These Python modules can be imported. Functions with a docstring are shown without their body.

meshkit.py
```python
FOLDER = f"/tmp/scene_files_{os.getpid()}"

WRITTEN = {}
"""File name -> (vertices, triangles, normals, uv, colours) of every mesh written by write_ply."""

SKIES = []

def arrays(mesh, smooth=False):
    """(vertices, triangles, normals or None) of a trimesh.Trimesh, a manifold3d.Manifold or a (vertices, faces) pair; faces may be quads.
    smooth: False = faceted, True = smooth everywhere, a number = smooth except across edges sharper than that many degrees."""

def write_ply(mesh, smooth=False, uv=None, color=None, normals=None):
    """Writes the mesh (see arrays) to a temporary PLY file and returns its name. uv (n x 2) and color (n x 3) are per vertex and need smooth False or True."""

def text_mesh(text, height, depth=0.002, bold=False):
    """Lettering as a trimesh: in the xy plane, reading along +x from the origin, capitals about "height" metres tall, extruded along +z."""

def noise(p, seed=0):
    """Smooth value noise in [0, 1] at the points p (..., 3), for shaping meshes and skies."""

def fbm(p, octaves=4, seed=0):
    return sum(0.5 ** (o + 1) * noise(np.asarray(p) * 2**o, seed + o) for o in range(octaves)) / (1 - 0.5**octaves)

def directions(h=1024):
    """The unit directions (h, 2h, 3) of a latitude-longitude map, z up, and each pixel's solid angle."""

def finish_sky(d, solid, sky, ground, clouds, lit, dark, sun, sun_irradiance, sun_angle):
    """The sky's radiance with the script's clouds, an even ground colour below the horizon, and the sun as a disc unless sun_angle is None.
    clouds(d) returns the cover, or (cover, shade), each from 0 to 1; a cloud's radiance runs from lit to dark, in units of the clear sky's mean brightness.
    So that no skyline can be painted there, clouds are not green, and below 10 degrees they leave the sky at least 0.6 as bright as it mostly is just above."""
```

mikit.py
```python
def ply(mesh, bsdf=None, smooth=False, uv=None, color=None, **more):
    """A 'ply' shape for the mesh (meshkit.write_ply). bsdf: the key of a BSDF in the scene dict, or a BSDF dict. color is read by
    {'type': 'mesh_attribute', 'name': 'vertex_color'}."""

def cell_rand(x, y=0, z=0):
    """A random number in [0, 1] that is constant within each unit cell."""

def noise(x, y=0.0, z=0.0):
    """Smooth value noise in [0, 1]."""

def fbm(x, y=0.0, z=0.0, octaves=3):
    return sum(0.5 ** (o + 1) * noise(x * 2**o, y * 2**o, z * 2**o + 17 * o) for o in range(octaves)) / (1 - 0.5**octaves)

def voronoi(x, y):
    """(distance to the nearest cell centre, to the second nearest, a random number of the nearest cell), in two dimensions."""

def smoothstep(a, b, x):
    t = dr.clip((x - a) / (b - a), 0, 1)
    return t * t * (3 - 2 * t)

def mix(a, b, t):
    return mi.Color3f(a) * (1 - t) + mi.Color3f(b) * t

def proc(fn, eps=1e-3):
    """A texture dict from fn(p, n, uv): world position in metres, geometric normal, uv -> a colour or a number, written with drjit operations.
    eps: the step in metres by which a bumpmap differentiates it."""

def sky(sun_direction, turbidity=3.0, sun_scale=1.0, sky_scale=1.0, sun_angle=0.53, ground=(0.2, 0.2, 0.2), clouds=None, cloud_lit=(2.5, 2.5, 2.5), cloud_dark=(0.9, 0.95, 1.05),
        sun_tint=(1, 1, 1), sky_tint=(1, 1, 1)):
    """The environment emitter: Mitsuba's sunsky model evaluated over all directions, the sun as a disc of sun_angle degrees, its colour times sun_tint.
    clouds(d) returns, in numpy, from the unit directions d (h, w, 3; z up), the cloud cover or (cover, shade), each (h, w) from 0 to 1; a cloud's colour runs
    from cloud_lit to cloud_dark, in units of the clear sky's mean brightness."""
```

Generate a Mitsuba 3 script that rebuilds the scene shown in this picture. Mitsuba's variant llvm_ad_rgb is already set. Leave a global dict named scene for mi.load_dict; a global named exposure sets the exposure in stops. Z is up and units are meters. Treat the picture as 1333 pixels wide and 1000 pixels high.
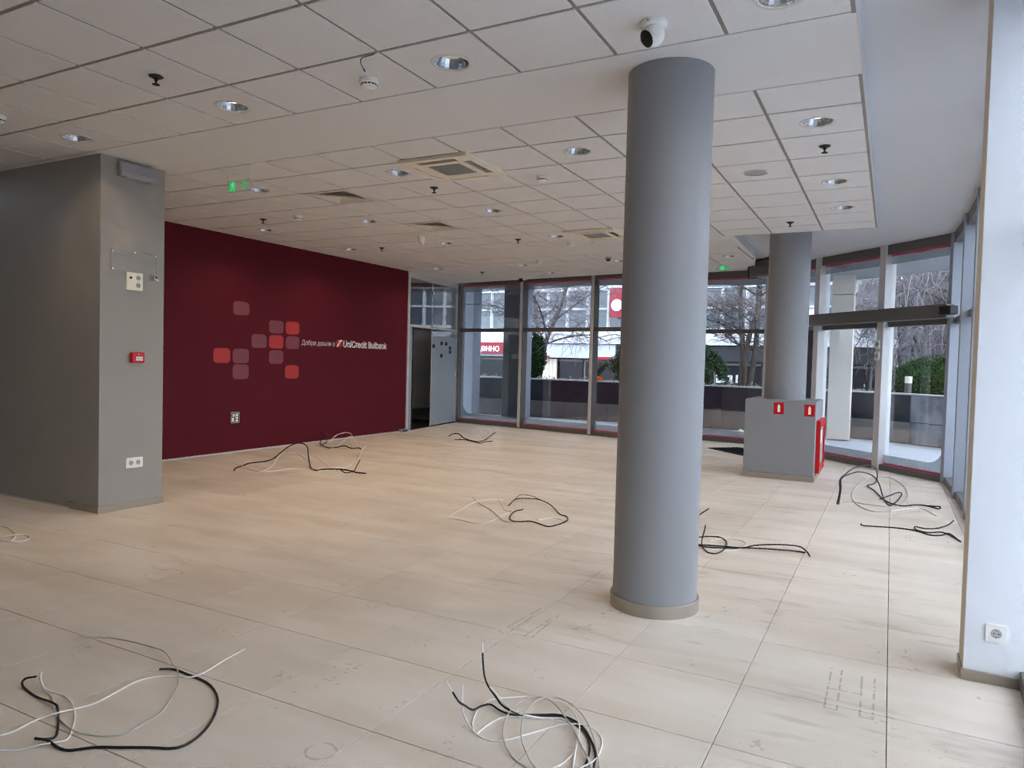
import math, random
import numpy as np, trimesh, drjit as dr, mitsuba as mi, mikit, meshkit
from shapely.geometry import Polygon, Point, box as sbox
from shapely.ops import unary_union
T = mi.ScalarTransform4f
scene, labels = {}, {}

# ------------------------------------------------------------------ camera, sky, exposure
EYE = 1.45                      # lens height; x runs along the ceiling's cross lines, y into the room, metres
YAW, PITCH, ROLL, FOCAL = -0.4848, -0.0322, 0.0263, 936.5
_f = np.array([math.sin(YAW) * math.cos(PITCH), math.cos(YAW) * math.cos(PITCH), math.sin(PITCH)])
_r = np.cross(_f, [0, 0, 1]); _r /= np.linalg.norm(_r); _u = np.cross(_r, _f)
_up = -math.sin(ROLL) * _r + math.cos(ROLL) * _u
scene['camera'] = {'type': 'perspective', 'fov': 2 * math.degrees(math.atan(666.5 / FOCAL)), 'fov_axis': 'x', 'near_clip': 0.02, 'far_clip': 300.0,
                   'to_world': T().look_at(origin=[0, 0, EYE], target=[float(_f[0]), float(_f[1]), float(EYE + _f[2])], up=[float(v) for v in _up])}
exposure = -0.45
LAMP = 2.7                      # radiant intensity of a ceiling lamp
def overcast(d):
    n = meshkit.fbm(d * 2.5, 4, 3)
    return np.full(n.shape, 0.97), np.clip((n - 0.35) * 1.2, 0, 1)
scene['sky'] = mikit.sky([0.5, 0.35, 0.8], turbidity=4.0, sun_scale=0.0, sky_scale=25.0, clouds=overcast, cloud_lit=(2.0, 2.3, 2.72), cloud_dark=(1.4, 1.62, 1.96), ground=(0.2, 0.2, 0.21))

# ------------------------------------------------------------------ helpers
def srgb(r, g, b):
    return [float(((c / 255 + 0.055) / 1.055) ** 2.4 if c > 10 else c / 255 / 12.92) for c in (r, g, b)]
def rgb(c): return {'type': 'rgb', 'value': list(map(float, c))}
def mat(key, color, rough=0.6, metallic=0.0, spec=0.4, **kw):
    col = color if isinstance(color, dict) else rgb(color)
    scene['mat_' + key] = {'type': 'twosided', 'bsdf': {'type': 'principled', 'base_color': col, 'roughness': rough, 'metallic': metallic, 'specular': spec, **kw}}
    return 'mat_' + key
def diff(key, color):
    col = color if isinstance(color, dict) else rgb(color)
    scene['mat_' + key] = {'type': 'twosided', 'bsdf': {'type': 'diffuse', 'reflectance': col}}
    return 'mat_' + key

def box(x0, x1, y0, y1, z0, z1):
    m = trimesh.creation.box((abs(x1 - x0), abs(y1 - y0), abs(z1 - z0))); m.apply_translation(((x0 + x1) / 2, (y0 + y1) / 2, (z0 + z1) / 2)); return m
def bbox(x0, x1, y0, y1, z0, z1, b=0.003):
    p = []
    for a in (0, 1):
        for c in (0, 1):
            for e in (0, 1):
                P = np.array([(x0, x1)[a], (y0, y1)[c], (z0, z1)[e]]); s = np.array([1 - 2 * a, 1 - 2 * c, 1 - 2 * e]) * b
                for k in range(3):
                    q = P + s; q[k] = P[k]; p.append(q)
    return trimesh.convex.convex_hull(np.array(p))
def bar(a, b, t0, t1, z0, z1, bev=0.0):
    """box along the plan line a-b; t0..t1 is the offset to the left of the direction a->b."""
    a, b = np.array(a, float), np.array(b, float); L = np.linalg.norm(b - a); d = (b - a) / L
    m = bbox(0, L, t0, t1, z0, z1, bev) if bev else box(0, L, t0, t1, z0, z1)
    M = np.eye(4); M[:2, 0] = d; M[:2, 1] = [-d[1], d[0]]; M[:2, 3] = a; m.apply_transform(M); return m
def cyl(x, y, z0, z1, r, n=32, r1=None):
    return lathe([(0, z0), (r, z0), (r if r1 is None else r1, z1), (0, z1)], n, (x, y, 0))
def lathe(prof, n=32, at=(0, 0, 0), closed=True):
    """surface of revolution around z of (radius, z) points."""
    prof = np.array(prof, float); a = np.arange(n) * 2 * np.pi / n
    v = np.stack([np.outer(prof[:, 0], np.cos(a)), np.outer(prof[:, 0], np.sin(a)), np.repeat(prof[:, 1:2], n, 1)], -1).reshape(-1, 3)
    f = []
    for i in range(len(prof) - 1):
        for j in range(n):
            k = (j + 1) % n
            A, B, C, D = i * n + j, i * n + k, (i + 1) * n + k, (i + 1) * n + j
            if prof[i, 0] > 1e-9: f.append((A, B, C))
            if prof[i + 1, 0] > 1e-9: f.append((A, C, D))
    m = trimesh.Trimesh(v + np.array(at, float), f, process=False); return m
def extrude(poly, h, z=0.0):
    ms = []
    for g in getattr(poly, 'geoms', [poly]):
        if g.geom_type == 'Polygon' and g.area > 1e-7:
            ms.append(trimesh.creation.extrude_polygon(g, h, engine='earcut'))
    m = join(ms); m.apply_translation((0, 0, z)); return m
def join(ms): return trimesh.util.concatenate(ms)
def rrect(w, h, r, q=6): return sbox(-w / 2 + r, -h / 2 + r, w / 2 - r, h / 2 - r).buffer(r, quad_segs=q)
def frame_to(m, o, ex, ey):
    """carry local x, y, z to ex, ey, ex x ey at o."""
    ex, ey = np.array(ex, float), np.array(ey, float); M = np.eye(4); M[:3, 0], M[:3, 1], M[:3, 2], M[:3, 3] = ex, ey, np.cross(ex, ey), o
    m = m.copy(); m.apply_transform(M); return m
def on_x(m, x, y, z): return frame_to(m, (x, y, z), (0, 1, 0), (0, 0, 1))          # on a wall that faces +x
def on_y(m, x, y, z): return frame_to(m, (x, y, z), (1, 0, 0), (0, 0, 1))          # on a wall that faces -y
def smooth_path(P, step=0.02):
    P = np.array(P, float)
    Q = np.vstack([2 * P[0] - P[1], P, 2 * P[-1] - P[-2]]); out = []
    for i in range(1, len(Q) - 2):
        p0, p1, p2, p3 = Q[i - 1:i + 3]; n = max(2, min(10, int(np.linalg.norm(p2 - p1) / step)))
        for t in np.arange(n) / n:
            out.append(0.5 * (2 * p1 + (p2 - p0) * t + (2 * p0 - 5 * p1 + 4 * p2 - p3) * t * t + (3 * p1 - p0 - 3 * p2 + p3) * t ** 3))
    return np.array(out + [P[-1]])
def tube(P, r, n=8, smooth=True, step=0.02, r_end=None):
    P = smooth_path(P, step) if smooth else np.array(P, float)
    t = np.gradient(P, axis=0); t /= np.linalg.norm(t, axis=1, keepdims=True) + 1e-12
    u = np.cross(t[0], [0.3, 0.2, 0.9]); u /= np.linalg.norm(u); a = np.arange(n) * 2 * np.pi / n; rows = []
    rr = np.linspace(r, r if r_end is None else r_end, len(P))
    for i in range(len(P)):
        u = u - t[i] * (u @ t[i]); u /= np.linalg.norm(u) + 1e-12; w = np.cross(t[i], u)
        rows.append(P[i] + rr[i] * (np.outer(np.cos(a), u) + np.outer(np.sin(a), w)))
    v = np.vstack(rows + [P[:1], P[-1:]]); f = []; m = len(P)
    for i in range(m - 1):
        for j in range(n):
            k = (j + 1) % n; f += [(i * n + j, i * n + k, (i + 1) * n + k), (i * n + j, (i + 1) * n + k, (i + 1) * n + j)]
    for j in range(n):
        k = (j + 1) % n; f += [(m * n, k, j), (m * n + 1, (m - 1) * n + j, (m - 1) * n + k)]
    return trimesh.Trimesh(v, f, process=False)

def free(key):
    if key not in scene and key not in labels and not any(k.startswith(key + '__') for k in _heads): return key
    i = 1
    while f'{key}_{i:03d}' in scene or f'{key}_{i:03d}' in labels: i += 1
    return f'{key}_{i:03d}'
_heads = set()
def put(name, mesh, material, parent=None, smooth=False, label=None, cat=None, group=None, kind=None, shape=None, to_world=None):
    key = free((parent + '__' if parent else '') + name)
    d = dict(shape) if shape is not None else mikit.ply(mesh, material, smooth=smooth)
    if to_world is not None: d['to_world'] = to_world
    scene[key] = d
    tag(key, label, cat, group, kind); return key
def tag(key, label=None, cat=None, group=None, kind=None):
    e = {k: v for k, v in dict(label=label, category=cat, group=group, kind=kind).items() if v}
    if e: labels[key] = e
def thing(name, label, cat, group=None, kind=None):
    key = free(name); tag(key, label, cat, group, kind); return key

# ------------------------------------------------------------------ materials
n_, fbm, vor, sst, mix, crand = mikit.noise, mikit.fbm, mikit.voronoi, mikit.smoothstep, mikit.mix, mikit.cell_rand
FX, FY, FP = 0.037, 1.6, 0.591     # floor grid
def seg_d(p, a, b):
    ax, ay, bx, by = *a, *b; dx, dy = bx - ax, by - ay; L2 = dx * dx + dy * dy
    t = dr.clip(((p.x - ax) * dx + (p.y - ay) * dy) / L2, 0, 1)
    return dr.sqrt(dr.square(p.x - ax - t * dx) + dr.square(p.y - ay - t * dy))
MARKS = [((-.201, 3.79), (-.201, 3.33)), ((-.156, 3.79), (-.152, 3.33)), ((-.201, 3.33), (-.152, 3.33)), ((-.068, 3.76), (-.063, 3.32)), ((-.014, 3.76), (-.014, 3.32)), ((-.063, 3.32), (-.014, 3.32)), ((-.205, 3.545), (-.05, 3.55)),
         ((-1.803, 3.335), (-1.769, 3.80)), ((-1.753, 3.345), (-1.754, 3.66)), ((-1.803, 3.335), (-1.753, 3.345)), ((-1.663, 3.332), (-1.640, 3.8)), ((-1.619, 3.345), (-1.631, 3.806)), ((-1.663, 3.332), (-1.619, 3.345)), ((-1.76, 3.56), (-1.63, 3.56))]
def floor_col(p, n, uv):
    tone = crand(dr.floor((p.x - FX) / FP), dr.floor((p.y - FY) / FP), 5)
    g = fbm(p.x * 1.3, p.y * 5.0, 0.3, 3); cl = fbm(p.x * 0.9 + 4, p.y * 0.9, 2.0, 3); st = fbm(p.x * 3.5, p.y * 14 + 3, 1.0, 3)
    c = mix(srgb(214, 202, 187), srgb(203, 189, 171), sst(0.3, 0.75, g))
    c = c * (0.96 + 0.06 * tone) * (1.03 - 0.10 * sst(0.5, 0.8, cl))
    c = c * (1 - 0.16 * sst(0.62, 0.85, st) * sst(0.5, 0.7, fbm(p.x * 0.7 + 9, p.y * 0.7, 5.0, 2)))
    d = mi.Float(9)
    for a, b in MARKS: d = dr.minimum(d, seg_d(p, a, b))
    brk = sst(0.34, 0.52, n_(p.x * 45, p.y * 45, 1.0))
    c = mix(c, srgb(120, 112, 102), 0.48 * (1 - sst(0.002, 0.006, d)) * brk)
    for cx, cy, r in ((-1.80, 1.985, .055), (-4.135, 3.06, .11), (-4.3, 3.22, .1), (.325, 7.15, .16)):
        q = dr.abs(dr.sqrt(dr.square(p.x - cx) + dr.square(p.y - cy)) - r)
        c = mix(c, srgb(140, 128, 112), 0.4 * (1 - sst(0.003, 0.009, q)) * brk)
    sp = n_(p.x * 50, p.y * 50, 7.0) * n_(p.x * 5 + 3, p.y * 5, 2.0)
    return mix(c, srgb(140, 130, 116), 0.35 * sst(0.72, 0.82, sp))
M_floor = mat('floor', mikit.proc(floor_col), 0.42, spec=0.45)
M_joint = diff('joint', srgb(78, 70, 62))
def tile_col(p, n, uv):
    return mi.Color3f(srgb(226, 223, 219)) * (0.955 + 0.05 * n_(p.x * 160, p.y * 160, 1.0) + 0.02 * crand(dr.floor((p.x + 4.42) / .6), dr.floor((p.y - 5.153) / .5905), 1))
M_tile = diff('ceiling_tile', mikit.proc(tile_col))
M_grid = mat('ceiling_grid', srgb(140, 133, 125), 0.6)
M_plaster = diff('plaster', srgb(224, 221, 217))
M_plaster2 = diff('plaster_outer', srgb(206, 206, 207))
def grey_col(p, n, uv): return mi.Color3f(srgb(155, 151, 143)) * (0.97 + 0.05 * fbm(p.x * 2 + p.y * 2, p.z * 2, 1.0, 3))
M_grey = mat('grey_paint', mikit.proc(grey_col), 0.55, spec=0.3)
def col_col(p, n, uv): return mi.Color3f(srgb(140, 140, 141)) * (0.98 + 0.03 * fbm(p.x * 3 + p.y * 3, p.z * 1.5, 1.0, 3))
M_column = mat('column_paint', mikit.proc(col_col), 0.5, spec=0.3)
def red_col(p, n, uv): return mi.Color3f(srgb(90, 21, 33)) * (0.95 + 0.08 * fbm(p.y * 1.5, p.z * 1.5, 3.0, 3))
M_red = mat('red_wall', mikit.proc(red_col), 0.6, spec=0.15)
M_white = diff('white_wall', srgb(226, 227, 229))
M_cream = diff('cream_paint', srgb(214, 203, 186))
M_steel = mat('steel_skirting', srgb(165, 156, 143), 0.35, 0.55)
M_frame = mat('frame_dark', srgb(104, 101, 98), 0.45, 0.2)
M_alu = mat('frame_alu', srgb(205, 204, 203), 0.45, 0.1)
M_alub = mat('frame_blue_grey', srgb(150, 156, 166), 0.5, 0.1)
M_black = mat('black', srgb(20, 20, 21), 0.5)
M_dark = mat('dark_grey', srgb(48, 49, 50), 0.6)
M_wplastic = mat('white_plastic', srgb(232, 230, 224), 0.35)
M_ivory = mat('ivory_plastic', srgb(238, 230, 206), 0.35)
M_gplastic = mat('grey_plastic', srgb(150, 152, 156), 0.4)
M_redp = mat('red_plastic', srgb(190, 22, 28), 0.35)
M_redglass = mat('red_seal', srgb(232, 92, 124), 0.4)
M_sqred = mat('decal_red', srgb(172, 44, 42), 0.4)
M_sqmauve = mat('decal_mauve', srgb(122, 60, 70), 0.45)
M_letter = mat('letter_white', srgb(236, 232, 230), 0.45)
M_letter2 = mat('letter_soft', srgb(206, 190, 192), 0.5)
M_chrome = 'mat_chrome'
scene[M_chrome] = {'type': 'twosided', 'bsdf': {'type': 'roughconductor', 'material': 'Al', 'alpha': 0.09, 'specular_reflectance': rgb((.62, .64, .66))}}
M_glass = 'mat_glass'
scene[M_glass] = {'type': 'thindielectric', 'int_ior': 1.5}
M_acryl = 'mat_acrylic'
scene[M_acryl] = {'type': 'thindielectric', 'int_ior': 1.06}
scene['mat_film'] = {'type': 'blendbsdf', 'weight': 0.42, 'a': {'type': 'thindielectric', 'int_ior': 1.4}, 'b': {'type': 'twosided', 'bsdf': {'type': 'diffuse', 'reflectance': rgb(srgb(150, 160, 166))}}}
M_film = 'mat_film'
M_frost = mat('frosted_film', srgb(150, 160, 166), 0.45)
M_cable_k = mat('cable_black', srgb(26, 26, 28), 0.42)
M_cable_w = mat('cable_white', srgb(226, 224, 216), 0.42)
M_cable_g = mat('cable_grey', srgb(178, 173, 164), 0.45)
M_mat = diff('door_mat', srgb(40, 41, 43))
M_trim_ring = mat('downlight_ring', srgb(205, 203, 198), 0.35)
M_vent = mat('vent_white', srgb(206, 200, 188), 0.45)
M_ventdark = diff('vent_dark', srgb(44, 42, 40))
M_acgrille = mat('cassette_grille', srgb(160, 160, 155), 0.6)
M_accream = mat('cassette_cream', srgb(226, 216, 196), 0.45)
M_signred = mat('sign_red', srgb(146, 30, 46), 0.4)
M_green = mat('exit_green', srgb(30, 190, 80), 0.4)
# outdoors
def pave_col(p, n, uv): return mi.Color3f(srgb(196, 202, 210)) * (0.93 + 0.1 * fbm(p.x * 1.2, p.y * 6, 1.0, 3))
M_pave = diff('pavement', mikit.proc(pave_col))
def stone_col(p, n, uv): return mix(srgb(52, 54, 62), srgb(34, 36, 44), fbm(p.x * 4, p.z * 3, p.y * 4, 3))
M_stone = mat('dark_stone', mikit.proc(stone_col), 0.3, spec=0.4)
def stone2_col(p, n, uv): return mix(srgb(128, 124, 120), srgb(104, 100, 98), fbm(p.x * 5, p.z * 2, p.y * 5, 3))
M_stone2 = mat('grey_stone', mikit.proc(stone2_col), 0.6)
def conc_col(p, n, uv):
    v = fbm(p.x * 3, p.z * 4, p.y * 3, 4); s = fbm(p.x * 9, p.z * 0.8, p.y * 9, 3)
    return mix(srgb(150, 154, 160), srgb(96, 100, 108), sst(0.35, 0.7, 0.5 * v + 0.5 * s))
M_conc = diff('weathered_concrete', mikit.proc(conc_col))
M_ledge = diff('ledge', srgb(190, 192, 192))
M_soil = diff('soil', srgb(70, 60, 50))
M_bwhite = diff('building_white', srgb(192, 197, 201))
M_pillar = diff('pillar_cream', srgb(226, 220, 208))
M_bfascia = diff('building_fascia', srgb(204, 207, 209))
M_bpane = mat('building_pane', srgb(66, 80, 88), 0.1, spec=0.75)
M_spane = mat('shop_pane', srgb(28, 32, 38), 0.15, spec=0.3)
M_bdark = mat('shop_dark', srgb(44, 47, 52), 0.35)
def bgrey_col(p, n, uv): return mi.Color3f(srgb(84, 94, 114)) * (0.85 + 0.3 * fbm(p.x * 1.5, p.z * 1.0, 2.0, 4))
M_bgrey = diff('building_grey', mikit.proc(bgrey_col))
M_street = diff('street', srgb(110, 112, 116))
def bark_col(p, n, uv): return mix(srgb(116, 110, 106), srgb(78, 73, 72), fbm(p.x * 20, p.y * 20, p.z * 6, 3))
M_bark = diff('bark', mikit.proc(bark_col))
M_twig = diff('twig', srgb(134, 130, 134))
M_leaf = diff('leaf_green', srgb(56, 82, 44))
M_leaf2 = diff('leaf_dark', srgb(40, 66, 40))
M_needle = diff('needle', srgb(66, 100, 70))
M_sage = diff('sage', srgb(150, 164, 148))
M_wood = mat('stake_wood', srgb(196, 164, 112), 0.6)
M_orange = diff('orange_cloth', srgb(224, 96, 40))
M_paper = diff('white_paper', srgb(228, 230, 232))

# ------------------------------------------------------------------ the room: floor
ZC, ZO = 3.164, 3.262            # low ceiling, outer ceiling
PART_A, PART_B = (-8.5, 11.65), (-8.87, 14.18)
FAC = [(-8.87, 14.18), (-7.06, 13.9), (-5.3, 13.58), (-3.95, 13.33), (-3.7, 14.33), (-2.0, 14.05), (-1.03, 12.84), (-0.08, 11.88), (0.75, 10.98),
       (0.80, 9.7), (0.81, 8.4), (0.80, 7.1), (0.76, 5.7), (0.69, 4.4), (0.64, 3.1), (0.62, 1.8), (0.62, 0.4), (0.64, -1.0), (0.68, -2.5), (0.74, -4.0)]
ROOM = Polygon([(-9.6, -4.0), (-9.6, 4.2), (-8.5, 4.2), PART_A] + FAC)
put('floor', extrude(ROOM.buffer(0.02), 0.12, -0.126), M_joint, label='room floor of pale beige square stone tiles', kind='structure')
tile_m = bbox(-FP / 2 + .0016, FP / 2 - .0016, -FP / 2 + .0016, FP / 2 - .0016, -0.012, 0.0, 0.0012)
tile_s = mikit.ply(tile_m, M_floor); far = []; near = []
for i in range(-17, 3):
    for j in range(-10, 23):
        cx, cy = FX + (i + .5) * FP, FY + (j + .5) * FP
        sq = sbox(cx - FP / 2 + .0016, cy - FP / 2 + .0016, cx + FP / 2 - .0016, cy + FP / 2 - .0016)
        if not sq.intersects(ROOM): continue
        inside = ROOM.contains(sq)
        if inside and cx < 0.2 * cy + .8 and cx > -2.05 * cy - .6 and 1.0 < cy < 10.6:
            near.append((cx, cy))
        else:
            far.append(extrude(sq if inside else sq.intersection(ROOM), 0.012, -0.012))
for cx, cy in near: put('tile', None, None, 'floor', shape=tile_s, to_world=T().translate([cx, cy, 0]))
put('far_tiles', join(far), M_floor, 'floor', kind='stuff')

# ------------------------------------------------------------------ the room: ceiling
UX, UV, VF, VP = -4.42, 5.153, 3.844, 0.5905
def cx_(k): return UX + (k + .5) * .6
LOW = Polygon([(-9.6, -4), (-9.6, 4.2), (-8.5, 4.2), (-8.5, 11.65), (-8.82, 13.85), (-7.06, 13.55), (-5.3, 13.25), (-4.1, 13.05), (-2.9, 13.3), (-2.15, 12.9), (-1.95, 11.75), (-1.9, 9.72), (-0.21, 9.72), (-0.21, -4)])
fields = {'front': (sbox(-9.6, 1.48, -0.222, VF)), 'back': sbox(-8.49, 4.665, -0.222, 9.72), 'far': Polygon([(-8.49, 10.63), (-1.97, 10.63), (-1.97, 11.76), (-2.2, 12.85), (-2.9, 13.2), (-4.1, 12.98), (-5.3, 13.16), (-7.06, 13.46), (-8.7, 13.75)])}
plaster = LOW.difference(unary_union(list(fields.values())))
lid = extrude(unary_union([LOW, ROOM]).buffer(.15), .2, 3.46)
put('ceiling', join([extrude(plaster, .098, ZC), lid]), M_plaster, label='suspended ceiling of square mineral tiles between flat plaster bands', kind='structure')
put('outer_band', extrude(ROOM.difference(LOW).buffer(0.001), .2, ZO), M_plaster2, 'ceiling')
fascia = []
for a, b in (((-0.21, -4), (-0.21, 9.72)), ((-0.21, 9.72), (-1.9, 9.72)), ((-1.9, 9.72), (-1.95, 11.75)), ((-1.95, 11.75), (-2.15, 12.9)), ((-2.15, 12.9), (-2.9, 13.3)), ((-2.9, 13.3), (-4.1, 13.05))):
    fascia.append(bar(a, b, -.006, .006, ZC - .002, ZO + .01))
put('edge_fascia', join(fascia), M_plaster2, 'ceiling')
rows_front = [(VF - (k + 1) * VP, VF - k * VP) for k in range(4)]
rows_back = [(4.665, UV)] + [(UV + k * VP, UV + (k + 1) * VP) for k in range(7)] + [(UV + 7 * VP, 9.72)]
rows_far = [(10.63, 11.2)] + [(11.2 + k * VP, 11.2 + (k + 1) * VP) for k in range(5)]
xb = [UX + .6 * k for k in range(-9, 7)]
DL = [(-3, 'front', 3.549, 'w'), (0, 'front', 3.549, 'y'), (3, 'front', 3.549, 'o'), (6, 'front', 3.549, 'y'),
      (-3, 'back', 5.448, 'w'), (0, 'back', 5.448, 'w'), (3, 'back', 5.448, 'y'), (6, 'back', 5.448, 'y'),
      (-6, 'back', 7.22, 'w'), (-3, 'back', 7.22, 'w'), (0, 'back', 7.22, 'w'), (6, 'back', 7.22, 'y'),
      (-6, 'back', 8.991, 'w'), (-3, 'back', 8.991, 'w'), (0, 'back', 8.991, 'w'), (6, 'back', 8.401, 'y'),
      (-6, 'far', 11.495, 'w'), (-3, 'far', 11.495, 'w'), (0, 'far', 11.495, 'w'), (3, 'far', 11.495, 'w'), (-3, 'far', 12.676, 'w')]
holes = [(cx_(k), y, .106) for k, _, y, _ in DL]
opens = [sbox(cx_(1) - .34, 5.448 - .36, cx_(1) + .34, 5.448 + .36), sbox(cx_(1) - .34, 8.991 - .36, cx_(1) + .34, 8.991 + .36), sbox(cx_(-2) - .285, 6.04 - .28, cx_(-2) + .285, 6.04 + .28), sbox(cx_(-2) - .285, 7.81 - .28, cx_(-2) + .285, 7.81 + .28)]
cut = unary_union([Point(x, y).buffer(r, quad_segs=8) for x, y, r in holes] + opens)
G = .0125
full = mikit.ply(bbox(-.3 + G, .3 - G, -VP / 2 + G, VP / 2 - G, 0, .015, .0015), M_tile)
for name, rows in (('front', rows_front), ('back', rows_back), ('far', rows_far)):
    F = fields[name]
    for k in range(-9, 7):
        x0, x1 = UX + .6 * k, UX + .6 * (k + 1)
        for y0, y1 in rows:
            t = sbox(x0 + G, y0 + G, x1 - G, y1 - G).intersection(F)
            if t.is_empty or t.area < .004 or t.geom_type != 'Polygon': continue
            if name == 'front' and (x0 + .6 < -2.1 * y1 - .3): continue
            if abs(t.area - (.6 - 2 * G) * (VP - 2 * G)) < 1e-4 and not t.intersects(cut):
                put('tile', None, None, 'ceiling', shape=full, to_world=T().translate([(x0 + x1) / 2, (y0 + y1) / 2, ZC]))
            else:
                t = t.difference(cut)
                if not t.is_empty and t.area > .004: put('tile', extrude(t, .015, ZC), M_tile, 'ceiling')
    bx0, by0, bx1, by1 = F.bounds
    for x in xb:
        L = sbox(x - .0125, by0, x + .0125, by1).intersection(F).difference(cut)
        if not L.is_empty and L.area > .005: put('grid_bar', extrude(L, .03, ZC + .008), M_grid, 'ceiling')
    for y in sorted({v for r in rows for v in r}):
        L = sbox(bx0, y - .0125, bx1, y + .0125).intersection(F).difference(cut)
        if not L.is_empty and L.area > .005: put('grid_bar', extrude(L, .03, ZC + .0075), M_grid, 'ceiling')
put('grid_bar', join([box(-.236, -.206, 4.655, 9.725, ZC - .001, ZC + .02), box(-.236, -.206, 1.48, 3.85, ZC - .001, ZC + .02)]), M_grid, 'ceiling')

# ------------------------------------------------------------------ the room: walls
put('wall_front', box(-9.6, -6.162, 3.905, 4.53, 0, ZC + .05), M_grey, label='grey painted wall and its corner pier at the left', kind='structure')
put('wall_left', box(-8.62, -8.5, 4.53, 11.64, 0, ZC + .05), M_red, label='dark red feature wall with a row of rounded squares and white lettering', kind='structure')
put('wall_near', box(-9.72, -9.6, -4, 3.905, 0, ZC + .05), M_grey, label='grey side wall outside the left edge of the view', kind='structure')
put('wall_back', box(-9.72, 0.9, -4.15, -4.0, 0, 3.5), M_white, label='white rear wall behind the camera', kind='structure')
put('baseboard_pier', join([bbox(-6.162, -6.15, 3.893, 4.545, 0, .06, .002), bbox(-6.58, -6.15, 3.893, 3.905, 0, .06, .002), bbox(-6.20, -6.15, 4.53, 4.542, 0, .06, .002)]), M_steel, label='low steel skirting around the foot of the grey pier', kind='structure')
put('trim_1', box(-9.55, -6.6, 3.898, 3.905, 0, .012), M_ledge, label='pale strip where the skirting is missing along the grey wall', kind='structure')
put('trim_2', box(-8.5, -8.488, 4.6, 11.6, 0, .018), M_ledge, label='pale strip along the foot of the red wall', kind='structure')

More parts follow.
